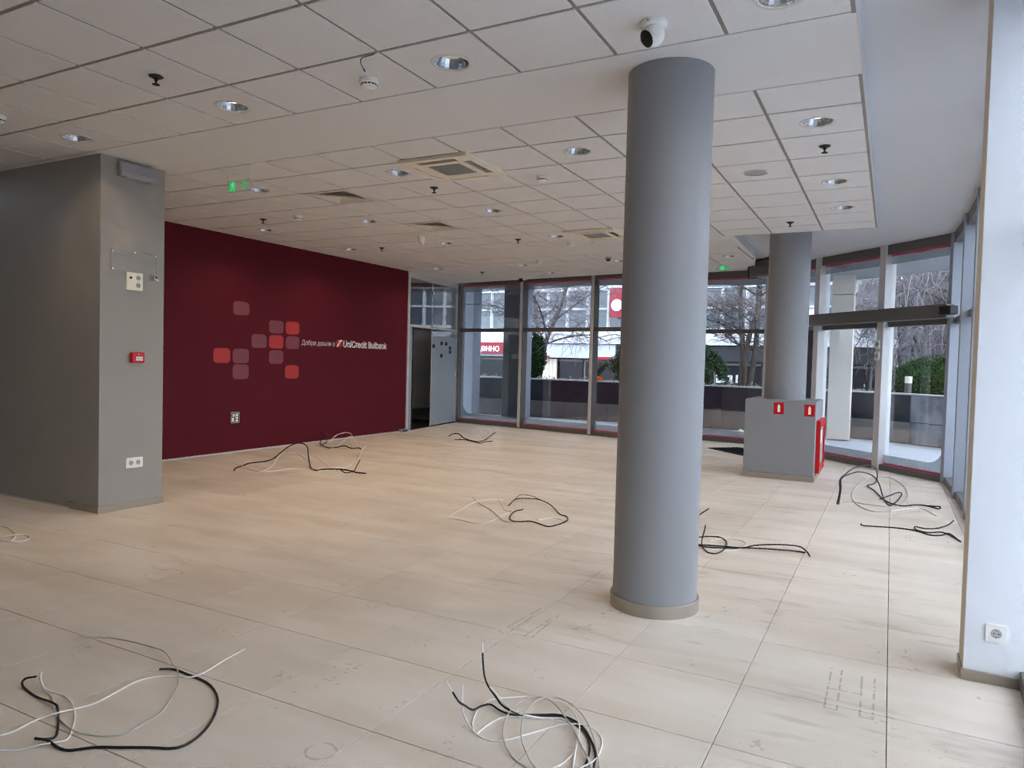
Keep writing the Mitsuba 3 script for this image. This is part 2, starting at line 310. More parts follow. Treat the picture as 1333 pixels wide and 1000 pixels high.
# partition with the glass door at the end of the red wall
def pt(u, t=0):
    a, b = np.array(PART_A), np.array(PART_B); d = (b - a) / np.linalg.norm(b - a); return tuple(a + d * u + np.array([-d[1], d[0]]) * t)
def pbar(u0, u1, t0, t1, z0, z1): return bar(pt(u0), pt(u1), t0, t1, z0, z1)
put('door_1', join([pbar(-.02, .05, -.02, .07, 0, 3.1), pbar(-.02, 2.5, 0, .06, 3.06, 3.2), pbar(-.02, 2.5, 0, .05, 2.08, 2.13), pbar(2.5, 2.555, -.03, .07, 0, 3.2)]), M_alu, label='glazed partition with a tall open glass door beside the red wall', kind='structure')
put('jamb', pbar(.05, .2, .0, .06, 0, 2.08), M_alub, 'door_1')
put('stile', pbar(.2, .26, .0, .07, 0, 2.08), M_black, 'door_1')
put('pane', pbar(.05, 1.13, .02, .026, 2.13, 3.06), M_glass, 'door_1')
put('pane', pbar(1.145, 2.5, .02, .026, 2.13, 3.06), M_glass, 'door_1')
put('pane', pbar(1.145, 2.5, .02, .026, 1.94, 2.08), M_glass, 'door_1')
fp = put('frosted_pane', pbar(1.145, 2.5, .018, .028, .02, 1.94), M_frost, 'door_1')
for u, z in ((1.22, 1.72), (1.62, 1.79), (1.86, 1.79), (2.07, 1.70), (2.07, 1.61), (1.62, 1.52)):
    put('square_decal', frame_to(extrude(rrect(.13, .075, .02), .003), (*pt(u, .017), z), (*(np.array(pt(1)) - np.array(pt(0))), 0), (0, 0, 1)), M_dark, fp)
put('fitting', join([pbar(1.10, 1.17, -.01, .05, z - .03, z + .03) for z in (2.12, 2.85)]), M_chrome, 'door_1')
put('post', pbar(1.128, 1.143, .015, .03, 0, 3.06), M_alu, 'door_1')
leaf = bar(pt(.27, .04), pt(.35, 1.0), -.006, .006, .02, 2.06)
put('door_leaf', leaf, M_glass, 'door_1')
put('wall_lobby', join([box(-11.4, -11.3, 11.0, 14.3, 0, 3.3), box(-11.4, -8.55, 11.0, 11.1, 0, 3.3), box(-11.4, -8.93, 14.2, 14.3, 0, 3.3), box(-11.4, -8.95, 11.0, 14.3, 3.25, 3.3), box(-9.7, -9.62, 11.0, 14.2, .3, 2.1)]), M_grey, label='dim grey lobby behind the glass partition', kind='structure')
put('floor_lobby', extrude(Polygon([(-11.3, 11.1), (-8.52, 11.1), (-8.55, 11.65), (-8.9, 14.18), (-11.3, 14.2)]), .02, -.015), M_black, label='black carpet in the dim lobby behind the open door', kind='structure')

# ------------------------------------------------------------------ glass facade, bay by bay
def bay(i, a, b, film=None, thick=False, operator=False):
    L = float(np.linalg.norm(np.array(b) - np.array(a)))
    w = f'window_{i}'
    nm = ['far left', 'second', 'third', 'return', 'middle', 'entrance', 'right hand', 'rightmost']
    tag(w, f'floor-to-ceiling glass bay {["beside the glazed partition", "right of the outdoor column with the shade painted front", "partly hidden by the near column", "hidden behind the near column", "behind the near column, with tree trunks outside", "behind the grey plinth column", "right of the far column, white column outside", "at the corner, clipped shrub outside"][i - 1] if i <= 8 else "on the right flank, " + str(i - 8) + " from the corner"}', kind='structure')
    put('header', bar(a, b, -.10, .06, 3.13, 3.5), M_frame, w)
    put('sill', bar(a, b, -.10, .06, 0, .085, .004), M_frame, w)
    put('transom', bar(a, b, -.05, .04, 2.085, 2.165, .003), M_frame, w)
    put('pane', bar(a, b, -.003, .003, 2.165, 3.13), M_glass, w)
    put('pane', bar(a, b, -.003, .003, .085, 2.085), M_glass, w)
    if i <= 8: put('red_seal', bar(a, b, -.03, -.012, 3.106, 3.13), M_redglass, w)
    if i <= 8: put('red_seal', bar(a, b, -.03, -.012, .085, .108), M_redglass, w)
    d = (np.array(b) - np.array(a)) / L
    def sheet(poly): return frame_to(extrude(poly, .003), (a[0] - (-d[1]) * .02, a[1] - d[0] * .02, 0), (d[0], d[1], 0), (0, 0, 1))
    strips = []
    if film:
        strips.append(sbox(0, .085, L, .22)); strips.append(sbox(0, 2.99, L, 3.13))
        if film == 'left':
            strips = [sbox(0, .085, L, 3.13).difference(unary_union([sbox(.17 + .22, .22 + .22, L + 1, 2.77).buffer(.22, quad_segs=10), sbox(.17, 1, L + 1, 2.99)]))]
        if film == 'right':
            strips = [sbox(0, .085, L, 3.13).difference(unary_union([sbox(-1, .22 + .26, L - .13 - .26, 2.73).buffer(.26, quad_segs=10), sbox(-1, 1, L - .13, 2.99)]))]
        put('film', join([sheet(s) for s in strips]), M_film, w)
def post(i, p, d, wide=.08, deep=.15, m=None):
    d = np.array(d, float) / np.linalg.norm(d); a = np.array(p) - d * wide / 2; b = np.array(p) + d * wide / 2
    k = put('mullion', bar(tuple(a), tuple(b), -deep, .07, 0, 3.5, .006), m or M_frame, f'window_{i}')
    if m is None: put('face', bar(tuple(a + d * .012), tuple(b - d * .006), -deep - .006, -deep + .004, .02, 3.25, .002), M_alu, k)
for i in range(len(FAC) - 1):
    a, b = FAC[i], FAC[i + 1]
    if b[1] < 0.3:
        continue
    bay(i + 1, a, b, {0: 'left', 1: 'mid', 2: 'mid', 4: 'mid', 5: 'mid', 6: 'mid', 7: 'right'}.get(i))
    d = np.array(b) - np.array(a)
    post(i + 1, a, d if i == 0 else np.array(b) - np.array(FAC[i - 1]), .12 if i in (5, 6, 7) else .085, .13, M_alub if i >= 8 else (M_alu if i in (5, 6, 7) else None))
put('door_stile', bar((-1.27, 13.14), (-1.13, 12.965), -.06, .03, .085, 2.085), M_black, 'window_6')
k = thing('door_operator', 'long grey sliding door drive beam across the right hand glass bays', 'door operator')
put('beam', bar((-1.16, 12.76), (0.66, 10.86), -.10, .04, 2.15, 2.33, .006), M_frame, k)
put('end_cap', bar((0.60, 10.87), (0.72, 10.75), -.13, .0, 2.19, 2.30, .006), M_black, k)
for z, lab in ((1.83, 'upper small white switch plate on the aluminium post by the clipped shrub'), (1.66, 'lower small white switch plate on the aluminium post by the clipped shrub')):
    k = thing('switch_plate', lab, 'switch')
    dd = np.array([.83, -.9]) / np.linalg.norm([.83, -.9]); o = np.array([-.08, 11.88]) + np.array([dd[1], -dd[0]]) * .152
    put('plate', frame_to(extrude(rrect(.08, .13, .012), .012), (*o, z), (dd[0], dd[1], 0), (0, 0, 1)), M_wplastic, k)
    put('key', frame_to(extrude(rrect(.045, .06, .006), .006), (*(o + np.array([dd[1], -dd[0]]) * .012), z), (dd[0], dd[1], 0), (0, 0, 1)), M_gplastic, k)
k = thing('access_reader', 'small white plate on the aluminium jamb left of the far glass bay', 'switch')
dd = np.array([1.81, -.28]) / np.linalg.norm([1.81, -.28]); o = np.array(FAC[0]) + np.array([dd[1], -dd[0]]) * .152 + dd * .0
put('plate', frame_to(extrude(rrect(.07, .12, .012), .014), (*o, 1.1), (*dd, 0), (0, 0, 1)), M_wplastic, k)
put('button', frame_to(extrude(Point(0, 0).buffer(.016), .006), (*(o + np.array([dd[1], -dd[0]]) * .014), 1.1), (*dd, 0), (0, 0, 1)), M_gplastic, k)

put('wall_added_side', extrude(Polygon([(.60, .4), (.62, -1), (.66, -2.5), (.72, -4), (.95, -4), (.95, .4)]), 3.5), M_grey, label='unseen grey wall added right of the camera to cut daylight', kind='structure')  # unseen wall added in place of glass to dim surfaces facing the camera

# ------------------------------------------------------------------ columns
C1, C2 = (-1.217, 4.225), (-1.272, 10.37)
k = thing('near_column', 'tall round grey column standing closest, with a steel ring at its foot', 'column')
put('shaft', cyl(*C1, 0, ZC + .03, .249, 96), M_column, k, smooth=30)
put('base_ring', lathe([(.249, .0), (.263, .0), (.263, .072), (.260, .075), (.249, .075)], 96, (*C1, 0)), M_steel, k, smooth=30)
k = thing('far_column', 'round grey column rising out of the grey plinth near the entrance', 'column')
put('shaft', cyl(*C2, 1.02, ZO + .03, .266, 72), M_column, k, smooth=30)
k = thing('column_plinth', 'square grey plinth boxed around the foot of the far column', 'plinth')
put('body', bbox(-1.70, -.83, 9.88, 10.92, .07, 1.03, .004), M_column, k)
put('skirting', bbox(-1.71, -.82, 9.87, 10.93, 0, .072, .003), M_steel, k)
ext = unary_union([rrect(.032, .085, .012), Point(0, .045).buffer(.011), sbox(-.006, .045, .006, .062)])
for xc, zc, lab in ((-1.277, .925, 'red fire extinguisher sticker in the middle of the plinth front'), (-.905, .915, 'red fire extinguisher sticker at the right corner of the plinth front')):
    k = thing('extinguisher_sign', lab, 'sign')
    put('plate', on_y(extrude(sbox(-.062, -.075, .062, .075), .004), xc, 9.88, zc), M_redp, k)
    put('symbol', on_y(extrude(ext, .002), xc, 9.876, zc - .008), M_letter, k)
k = thing('extinguisher_cabinet', 'red framed fire cabinet on the right side of the plinth', 'cabinet')
put('frame', on_x(extrude(sbox(-.40, -.34, .40, .34).difference(sbox(-.31, -.25, .31, .25)), .05), -.83, 10.42, .44), M_redp, k)
put('glass', on_x(extrude(sbox(-.31, -.25, .31, .25), .03), -.83, 10.42, .44), M_gplastic, k)
put('notice', on_x(extrude(sbox(-.14, .02, .1, .19), .002), -.80, 10.42, .44), M_wplastic, k)
put('wall_right', box(.353, .60, 3.99, 4.19, 0, 3.3), M_white, label='white painted pillar at the right edge against the glass facade', kind='structure')
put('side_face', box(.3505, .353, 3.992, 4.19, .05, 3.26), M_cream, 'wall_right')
put('baseboard_right', join([bbox(.343, .60, 3.98, 3.99, 0, .052, .002), bbox(.343, .3505, 3.98, 4.2, 0, .052, .002)]), M_steel, label='low grey skirting around the foot of the white pillar', kind='structure')

# ------------------------------------------------------------------ ceiling fittings
def lamp_emit(c, s): return {'type': 'area', 'radiance': rgb([v * s for v in c])}
WARM, COOL = (1.0, .72, .42), (1.0, .78, .54)
ring_m = mikit.ply(lathe([(.098, .001), (.102, -.003), (.121, -.003), (.124, .0015), (.124, .003), (.098, .004)], 40), M_trim_ring, smooth=30)
refl_m = mikit.ply(lathe([(.102, -.001), (.099, .012), (.093, .03), (.080, .056)], 22), M_chrome)
tube_m = lathe([(.108, .002), (.108, .115), (.0, .115)], 24)
can_m = mikit.ply(tube_m, M_dark)
lamp_mesh = lathe([(0, -.012), (.03, -.010), (.055, -.004), (.074, .006), (.074, .012), (0, .012)], 24)
ordn = ['first', 'second', 'third', 'fourth']
cnt = {}
rowname = {3.549: 'in the front ceiling field', 5.448: 'in the row just behind the wide plaster band', 7.22: 'in the second row behind the wide plaster band', 8.991: 'in the third row behind the wide plaster band', 8.401: 'close to the far right corner of the tiled field', 11.495: 'in the ceiling field by the far glass', 12.676: 'closest to the far glass'}
for q, (kk, fld, y, st) in enumerate(DL):
    cnt[y] = cnt.get(y, 0) + 1
    lab = f'round recessed downlight {rowname[y]}' + (f', {ordn[cnt[y] - 1]} from the left' if y not in (8.401, 12.676) else '')
    if st == 'o': lab = 'unlit round recessed downlight ' + rowname[y] + ', third from the left'
    k = thing('downlight', lab, 'ceiling light', 'recessed downlights'); x = cx_(kk); tr = T().translate([x, y, ZC])
    put('ring', None, None, k, shape=ring_m, to_world=tr); put('reflector', None, None, k, shape=refl_m, to_world=tr); put('housing', None, None, k, shape=can_m, to_world=tr)
    col = WARM if st in 'yo' else COOL
    if st == 'o': put('lamp', None, None, k, shape=mikit.ply(lamp_mesh, M_wplastic), to_world=T().translate([x, y, ZC + .048]))
    else:
        put('lamp', None, None, k, shape=mikit.ply(lamp_mesh, M_wplastic, emitter=lamp_emit((1.0, .86, .6) if st == 'y' else (1.0, .94, .82), 13.0)), to_world=T().translate([x, y, ZC + .048]))
        scene[f'light_{q:02d}'] = {'type': 'spot', 'intensity': rgb([c * LAMP * {6: .3, 3: .75}.get(kk, 1.1) for c in col]), 'cutoff_angle': 66.0, 'beam_width': 34.0,
                                   'to_world': T().look_at(origin=[x, y, ZC - .012], target=[x, y, 0], up=[0, 1, 0])}

def sprinkler(x, y, lab):
    k = thing('sprinkler', lab, 'sprinkler', 'ceiling sprinklers')
    put('rosette', lathe([(.0, 0), (.04, 0), (.043, -.005), (.03, -.012), (.014, -.014), (0, -.014)], 24, (x, y, ZC)), M_gplastic if False else M_dark, k, smooth=30)
    put('stem', lathe([(0, -.01), (.011, -.01), (.011, -.03), (.006, -.034), (.006, -.052), (0, -.052)], 12, (x, y, ZC)), M_black, k)
    put('deflector', lathe([(0, -.05), (.022, -.05), (.024, -.054), (0, -.056)], 16, (x, y, ZC)), M_black, k)
for x, y, lab in ((cx_(0), 2.959, 'black ceiling sprinkler nearest the front, left of the lit downlights'), (cx_(0), 6.04, 'ceiling sprinkler just behind the near air conditioning cassette'), (cx_(6), 6.04, 'ceiling sprinkler between the two downlights right of the near column'),
                  (cx_(5), 9.03, 'ceiling sprinkler just in front of the far column'), (cx_(-4) - .6, 6.63, 'ceiling sprinkler above the red squares of the wall'), (cx_(-4) - .6, 9.03, 'ceiling sprinkler above the white lettering of the red wall'),
                  (cx_(-1), 9.03, 'ceiling sprinkler left of the far air conditioning cassette'), (cx_(-5), 12.15, 'ceiling sprinkler near the glazed partition door')):
    sprinkler(x, y, lab)

def detector(x, y, lab):
    k = thing('smoke_detector', lab, 'smoke detector', 'smoke detectors')
    put('base', lathe([(0, 0), (.054, 0), (.056, -.006), (.056, -.022), (.052, -.026), (0, -.026)], 32, (x, y, ZC)), M_wplastic, k, smooth=35)
    put('chamber', lathe([(.0, -.026), (.051, -.026), (.049, -.042), (.038, -.052), (0, -.055)], 32, (x, y, ZC)), M_wplastic, k, smooth=35)
    put('slots', join([bar((x + .049 * math.cos(a), y + .049 * math.sin(a)), (x + .051 * math.cos(a), y + .051 * math.sin(a)), -.007, .007, ZC - .041, ZC - .033) for a in np.arange(14) * 2 * np.pi / 14]), M_black, k)
for x, y, lab in ((cx_(2), 3.549, 'white smoke detector below the dangling wire in the front ceiling field'), (cx_(2), 6.04, 'white smoke detector right of the near air conditioning cassette'), (cx_(-3), 2.96, 'white smoke detector cut by the left edge of the picture'),
                  (cx_(-4), 6.63, 'small smoke detector above the red wall graphic'), (cx_(0), 9.5, 'smoke detector between the far cassette and the plaster band'), (cx_(-2), 11.0, 'smoke detector in the far ceiling field above the glass bays')):
    detector(x, y, lab)
k = thing('alarm_sounder', 'white cone shaped sounder hanging from the ceiling behind the grille vents', 'alarm')
x, y = cx_(-3), 8.4
put('base', lathe([(0, 0), (.06, 0), (.06, -.02), (0, -.02)], 24, (x, y, ZC)), M_wplastic, k, smooth=30)
put('horn', lathe([(0, -.02), (.055, -.02), (.05, -.05), (.03, -.1), (.018, -.12), (0, -.122)], 24, (x, y, ZC)), M_wplastic, k, smooth=40)
k = thing('motion_sensor', 'small dark sensor on the ceiling beside the downlight near the near column', 'sensor')
x, y = cx_(0), 11.05
put('base', lathe([(0, 0), (.05, 0), (.05, -.03), (0, -.03)], 24, (x, y, ZC)), M_gplastic, k)
put('eye', lathe([(0, -.03), (.035, -.03), (.03, -.06), (0, -.068)], 24, (x, y, ZC)), M_dark, k, smooth=40)
k = thing('ceiling_speaker', 'flat round grey speaker grille in the ceiling right of the near column', 'speaker')
put('rim', lathe([(.095, 0), (.105, 0), (.105, -.006), (.095, -.008)], 40, (cx_(5), 6.63, ZC)), M_trim_ring, k, smooth=30)
put('grille', lathe([(0, -.004), (.06, -.0045), (.095, -.003), (.095, 0), (0, 0)], 40, (cx_(5), 6.63, ZC)), M_acgrille, k, smooth=30)
k = thing('cover_plate', 'faint round blanking plate in the ceiling left of the far cassette', 'ceiling plate')
put('rim', lathe([(.11, 0), (.125, 0), (.125, -.006), (.11, -.007)], 40, (cx_(-1), 9.5, ZC)), M_trim_ring, k, smooth=30)
put('disc', lathe([(0, -.003), (.11, -.003), (.11, 0), (0, 0)], 40, (cx_(-1), 9.5, ZC)), M_tile, k)

def vent(x, y, lab):
    k = thing('air_diffuser', lab, 'air vent', 'square ceiling diffusers')
    s = .285
    put('frame', extrude(sbox(x - s, y - s, x + s, y + s).difference(sbox(x - .235, y - .235, x + .235, y + .235)), .012, ZC - .004), M_vent, k)
    put('box', extrude(sbox(x - .24, y - .24, x + .24, y + .24), .01, ZC + .10), M_ventdark, k)
    for i in range(4):
        r0, r1 = .235 - i * .056, .235 - i * .056 - .05; v, f = [], []
        for r, z in ((r0, ZC - .002), (r1, ZC + .03)):
            v += [(x - r, y - r, z), (x + r, y - r, z), (x + r, y + r, z), (x - r, y + r, z)]
        for j in range(4): f += [(j, (j + 1) % 4, 4 + (j + 1) % 4), (j, 4 + (j + 1) % 4, 4 + j)]
        m = trimesh.Trimesh(np.array(v), f, process=False); m2 = m.copy(); m2.apply_translation((0, 0, .003)); m2.invert()
        put('louvre', join([m, m2]), M_vent, k)
    put('core', box(x - .012, x + .012, y - .012, y + .012, ZC - .002, ZC + .03), M_vent, k)
vent(cx_(-2), 6.04, 'square louvred ceiling diffuser right of the exit sign, nearer of the two')
vent(cx_(-2), 7.81, 'square louvred ceiling diffuser above the lettering, farther of the two')
def cassette(x, y, lab):
    k = thing('air_conditioner', lab, 'air conditioner', 'ceiling cassettes'); s = .35; z0 = ZC - .03
    ring = sbox(x - s, y - s, x + s, y + s)
    slots = [sbox(x - .2, y + .225, x + .2, y + .3), sbox(x - .2, y - .3, x + .2, y - .225), sbox(x + .225, y - .2, x + .3, y + .2), sbox(x - .3, y - .2, x - .225, y + .2)]
    put('panel', extrude(ring.difference(unary_union(slots + [sbox(x - .165, y - .165, x + .165, y + .165)])), .03, z0), M_accream, k)
    put('recess', extrude(unary_union([s_.buffer(.002) for s_ in slots]), .008, z0 + .03), M_ventdark, k)
    for s_ in slots:
        a0, b0, a1, b1 = s_.bounds; w = a1 - a0 > b1 - b0
        m = box(-.195, .195, -.004, .004, -.007, .007) if w else box(-.004, .004, -.195, .195, -.007, .007)
        m.apply_translation(((a0 + a1) / 2, (b0 + b1) / 2, z0 + .022)); put('vane', m, M_acgrille, k)
        if s_.centroid.x < x - .1 or s_.centroid.y > y + .1: put('flap', extrude(s_.buffer(-.006), .006, z0 + .004), M_accream, k)
        sides = s_.buffer(.004).difference(s_); put('throat', extrude(sides, .06, z0 + .004), M_ventdark, k)
    put('grille', join([box(x - .165, x + .165, y - .165, y + .165, z0 + .006, z0 + .02)] + [box(x - .16, x + .16, y + t - .003, y + t + .003, z0 + .001, z0 + .008) for t in np.arange(-.15, .16, .02)]), M_acgrille, k)
cassette(cx_(1), 5.448, 'square ceiling air conditioning cassette just behind the wide plaster band')
cassette(cx_(1), 8.991, 'square ceiling air conditioning cassette farther back, left of the near column')

# turret camera above the near column
k = thing('security_camera', 'white turret security camera on the ceiling above the near column', 'camera')
x, y = cx_(5), 3.549
put('base', lathe([(0, 0), (.066, 0), (.068, -.006), (.066, -.022), (.06, -.03), (0, -.03)], 48, (x, y, ZC)), M_wplastic, k, smooth=35)
ball = trimesh.creation.icosphere(3, .055); ball.apply_scale((1, 1, 1.06)); ball.apply_translation((x, y, ZC - .062)); put('ball', ball, M_wplastic, k, smooth=True)
dirn = np.array([-.55, -.62, -.56]); dirn /= np.linalg.norm(dirn)
ex = np.cross(dirn, [0, 0, 1]); ex /= np.linalg.norm(ex); ey = np.cross(dirn, ex)
put('lens_window', frame_to(lathe([(0, .0), (.041, .0), (.043, .006), (.036, .012), (0, .016)], 32), np.array([x, y, ZC - .062]) + dirn * .043, ex, ey), M_black, k, smooth=40)
put('screw', cyl(x - .01, y - .066, ZC - .018, ZC - .012, .004, 10), M_dark, k)
k = thing('small_camera', 'small white dome camera at the ceiling edge above the second far mullion', 'camera')
x, y = -6.75, 13.1
put('base', lathe([(0, 0), (.06, 0), (.06, -.03), (0, -.03)], 24, (x, y, ZC)), M_wplastic, k)
put('ball', trimesh.creation.icosphere(2, .048).apply_translation((x, y, ZC - .055)), M_black, k, smooth=True)
put('arm', box(x + .04, x + .11, y - .02, y + .02, ZC - .07, ZC), M_wplastic, k)
k = thing('dangling_wire', 'thin black wire hanging out of the ceiling grid above the smoke detector', 'wire')
put('strand', tube([(-2.655, 3.262, ZC - .003), (-2.70, 3.262, ZC - .006), (-2.738, 3.262, ZC - .008), (-2.752, 3.263, ZC - .02), (-2.75, 3.266, ZC - .04), (-2.74, 3.27, ZC - .06), (-2.73, 3.27, ZC - .075)], .0022), M_cable_k, k, smooth=True)
put('end', tube([(-2.733, 3.27, ZC - .07), (-2.724, 3.27, ZC - .084)], .0042, smooth=False), M_black, k)

# exit signs
man = unary_union([Point(.006, .040).buffer(.009), Polygon([(-.012, .028), (.012, .030), (.008, -.002), (-.008, -.004)]), Polygon([(-.006, -.002), (-.016, -.030), (-.032, -.032), (-.032, -.040), (-.010, -.038), (.004, -.004)]),
                   Polygon([(.006, 0), (.022, -.018), (.016, -.044), (.024, -.044), (.032, -.014), (.012, .006)]), Polygon([(.010, .028), (.030, .012), (.034, .018), (.014, .034)]), Polygon([(-.010, .028), (-.028, .014), (-.024, .008), (-.006, .020)])])
arrow = Polygon([(-.009, .05), (.009, .05), (.009, 0), (.03, .02), (.03, 0), (0, -.045), (-.03, 0), (-.03, .02), (-.009, 0)])
def exit_sign(x0, x1, y, zt, zb, ztop, lab, ex=(1, 0, 0), s=1.0):
    k = thing('exit_sign', lab, 'exit sign'); xm, zm = (x0 + x1) / 2, (zt + zb) / 2; w = x1 - x0
    put('panel', on_y(extrude(sbox(-w / 2, -(zt - zb) / 2, w / 2, (zt - zb) / 2), .008), xm, y, zm), M_acryl, k)
    put('edge', on_y(extrude(sbox(-w / 2, -(zt - zb) / 2, w / 2, (zt - zb) / 2).difference(sbox(-w / 2 + .003, -(zt - zb) / 2 + .003, w / 2 - .003, (zt - zb) / 2 - .003)), .008), xm, y, zm), M_sage, k)
    em = {'type': 'area', 'radiance': rgb((.08 * EXIT, .62 * EXIT, .22 * EXIT))}
    hs = (zt - zb) / .11
    blk = sbox(-.045 * s, -.05 * hs, .045 * s, .05 * hs)
    import shapely.affinity as aff
    mm = aff.scale(man, s, hs * .95, origin=(0, 0))
    scene_key = put('pictogram', None, None, k, shape=mikit.ply(on_y(extrude(blk.difference(mm), .003), xm - w / 2 + .055 * s, y - .008, zm), M_green, emitter=em))
    put('figure', None, None, k, shape=mikit.ply(on_y(extrude(mm, .002), xm - w / 2 + .055 * s, y - .008, zm), M_green, emitter={'type': 'area', 'radiance': rgb((.55 * EXIT, 1.35 * EXIT, .8 * EXIT))}))
    put('arrow', None, None, k, shape=mikit.ply(on_y(extrude(aff.scale(arrow, 1.15 * s, hs, origin=(0, 0)), .003), xm + w * .22, y - .008, zm), M_green, emitter=em))
    for x in (x0 + .004, x1 - .004):
        put('rod', tube([(x, y - .004, zb if x > xm else zt), (x, y - .004, ztop)], .0045, smooth=False), M_wplastic, k)
        put('mount', lathe([(0, 0), (.013, 0), (.013, -.012), (0, -.012)], 12, (x, y - .004, ztop)), M_wplastic, k)
EXIT = 0.55
exit_sign(-5.49, -5.20, 4.70, 3.036, 2.935, ZC, 'green glowing running man exit sign hung on two rods near the grey pier')
exit_sign(-2.57, -2.39, 12.05, 3.10, 3.01, ZC, 'small green glowing exit sign hung near the entrance')
k = thing('air_curtain', 'brown grey air curtain box above the entrance, left of the far column', 'air curtain')
put('casing', bar((-2.22, 12.78), (-1.45, 12.00), 0, .25, 2.98, 3.235, .01), M_frame, k)
put('outlet', bar((-2.10, 12.72), (-1.48, 12.09), .02, .16, 2.955, 2.985, .004), M_gplastic, k)
put('side_plate', bar((-2.235, 12.795), (-2.22, 12.78), -.01, .26, 2.97, 3.24), M_dark, k)

# ------------------------------------------------------------------ things on the walls
def schuko(name, n, place, label, m, w=.082, vertical=False):
    k = thing(name, label, 'socket'); L = w + (n - 1) * .071
    put('plate', place(extrude(rrect(w, L, .008) if vertical else rrect(L, w, .008), .009), 0, 0, 0), m, k)
    for i in range(n):
        o = (i - (n - 1) / 2) * .071; dx, dz = (0, o) if vertical else (o, 0)
        put('cup', place(extrude(Point(0, 0).buffer(.0215, quad_segs=10).difference(Point(0, 0).buffer(.0185, quad_segs=10)), .0015), dx, dz, .009), M_gplastic, k)
        s = put('face', place(extrude(Point(0, 0).buffer(.0185, quad_segs=10), .0008), dx, dz, .009), M_cable_g, k)
        put('contact', join([place(extrude(Point(t, 0).buffer(.003), .0012), dx, dz, .0095) for t in (-.0095, .0095)] + [place(extrude(sbox(-.0025, z, .0025, z + .004), .0016), dx, dz, .009) for z in (-.018, .014)]), M_black, s)
    return k
def pier_at(y, z):
    return lambda m, dx, dz, t: on_x(m, -6.162 + t, y + dx, z + dz)
def pillar_at(x, z):
    return lambda m, dx, dz, t: on_y(m, x + dx, 3.99 - t, z + dz)
schuko('wall_socket', 1, pillar_at(.476, .243), 'single white power socket low on the white pillar', M_wplastic)
schuko('double_socket', 2, pier_at(4.241, .419), 'double white power socket low on the grey pier', M_wplastic, w=.094)
k = thing('socket_panel', 'cream panel with two sockets and a data outlet high on the grey pier', 'socket')
P = pier_at(4.225, 2.085)
put('plate', P(extrude(rrect(.16, .162, .008), .01), 0, 0, 0), M_ivory, k)
for dz in (.034, -.034):
    put('face', P(extrude(Point(0, 0).buffer(.022), .001), .035, dz, .01), M_gplastic, k)
    put('pin_hole', join([P(extrude(Point(t, 0).buffer(.0035), .001), .035, dz, .011) for t in (-.01, .01)]), M_black, k)
put('data_insert', P(extrude(rrect(.055, .1, .004), .002), -.038, 0, .01), M_ivory, k)
put('data_port', P(extrude(sbox(-.012, -.01, .012, .01), .001), -.04, .03, .012), M_black, k)
k = thing('emergency_light', 'grey slab emergency light high on the grey pier', 'emergency light')
P = pier_at(4.222, 3.068)
put('body', frame_to(bbox(-.17, .17, -.068, .068, 0, .05, .008), (-6.162, 4.222, 3.068), (0, 1, 0), (0, 0, 1)), M_gplastic, k)
put('diffuser', frame_to(bbox(-.165, .165, -.062, -.02, .05, .06, .003), (-6.162, 4.222, 3.068), (0, 1, 0), (0, 0, 1)), M_acgrille, k)
for t in (-.12, 0, .12): put('clip', frame_to(box(t - .012, t + .012, -.074, -.06, .02, .062), (-6.162, 4.222, 3.068), (0, 1, 0), (0, 0, 1)), M_gplastic, k)
k = thing('clear_sign_holder', 'clear acrylic plate with corner screws on the grey pier, above the cream sockets', 'sign holder')
P = pier_at(4.222, 2.258)
put('plate', P(extrude(rrect(.45, .185, .004), .005), 0, 0, .008), M_acryl, k)
put('edge', P(extrude(rrect(.45, .185, .004).difference(rrect(.442, .177, .003)), .006), 0, 0, .008), M_gplastic, k)
for dx, dz in ((-.21, .08), (.21, .08), (-.21, -.08), (0, .088)): put('screw', P(extrude(Point(0, 0).buffer(.007), .008), dx, dz, .008), M_chrome, k)
k = thing('cable_outlet', 'white cable stub with a black end at the lower right of the clear plate', 'cable')
put('sleeve', tube([(-6.16, 4.43, 2.15), (-6.14, 4.425, 2.145), (-6.125, 4.41, 2.125), (-6.12, 4.44, 2.115)], .009), M_wplastic, k, smooth=True)
put('core', on_x(extrude(Point(0, 0).buffer(.009), .012), -6.132, 4.42, 2.14), M_black, k)
k = thing('fire_call_point', 'red manual fire alarm call point on the grey pier', 'fire alarm')
P = pier_at(4.246, 1.39)
put('housing', frame_to(bbox(-.064, .064, -.048, .048, 0, .045, .008), (-6.162, 4.246, 1.39), (0, 1, 0), (0, 0, 1)), M_redp, k)
put('window', P(extrude(rrect(.064, .036, .003), .002), .008, -.01, .045), M_wplastic, k)
put('symbol', P(join([extrude(Point(t, 0).buffer(.005), .001) for t in (-.018, 0, .018)]), .008, -.01, .047), M_black, k)
put('dot', P(extrude(Point(0, 0).buffer(.005), .002), 0, .03, .045), M_wplastic, k)
k = thing('wall_outlet', 'grey and white flush outlet low on the dark red wall', 'socket')
def red_at(y, z): return lambda m, dx, dz, t: on_x(m, -8.5 + t, y + dx, z + dz)
P = red_at(7.433, .512)
put('frame', P(extrude(rrect(.157, .165, .02).difference(unary_union([sbox(-.065, -.068, -.005, .068), sbox(.005, -.068, .065, .068)])), .012), 0, 0, 0), M_gplastic, k)
put('backing', P(extrude(rrect(.15, .158, .018), .004), 0, 0, 0), M_dark, k)
put('insert', P(join([extrude(sbox(-.06, -.06, -.018, .0), .009), extrude(sbox(-.05, .012, -.012, .055), .009), extrude(sbox(.012, .014, .055, .058), .009), extrude(sbox(.012, -.022, .055, .006), .009), extrude(sbox(.012, -.06, .055, -.03), .009)]), 0, 0, 0), M_wplastic, k)

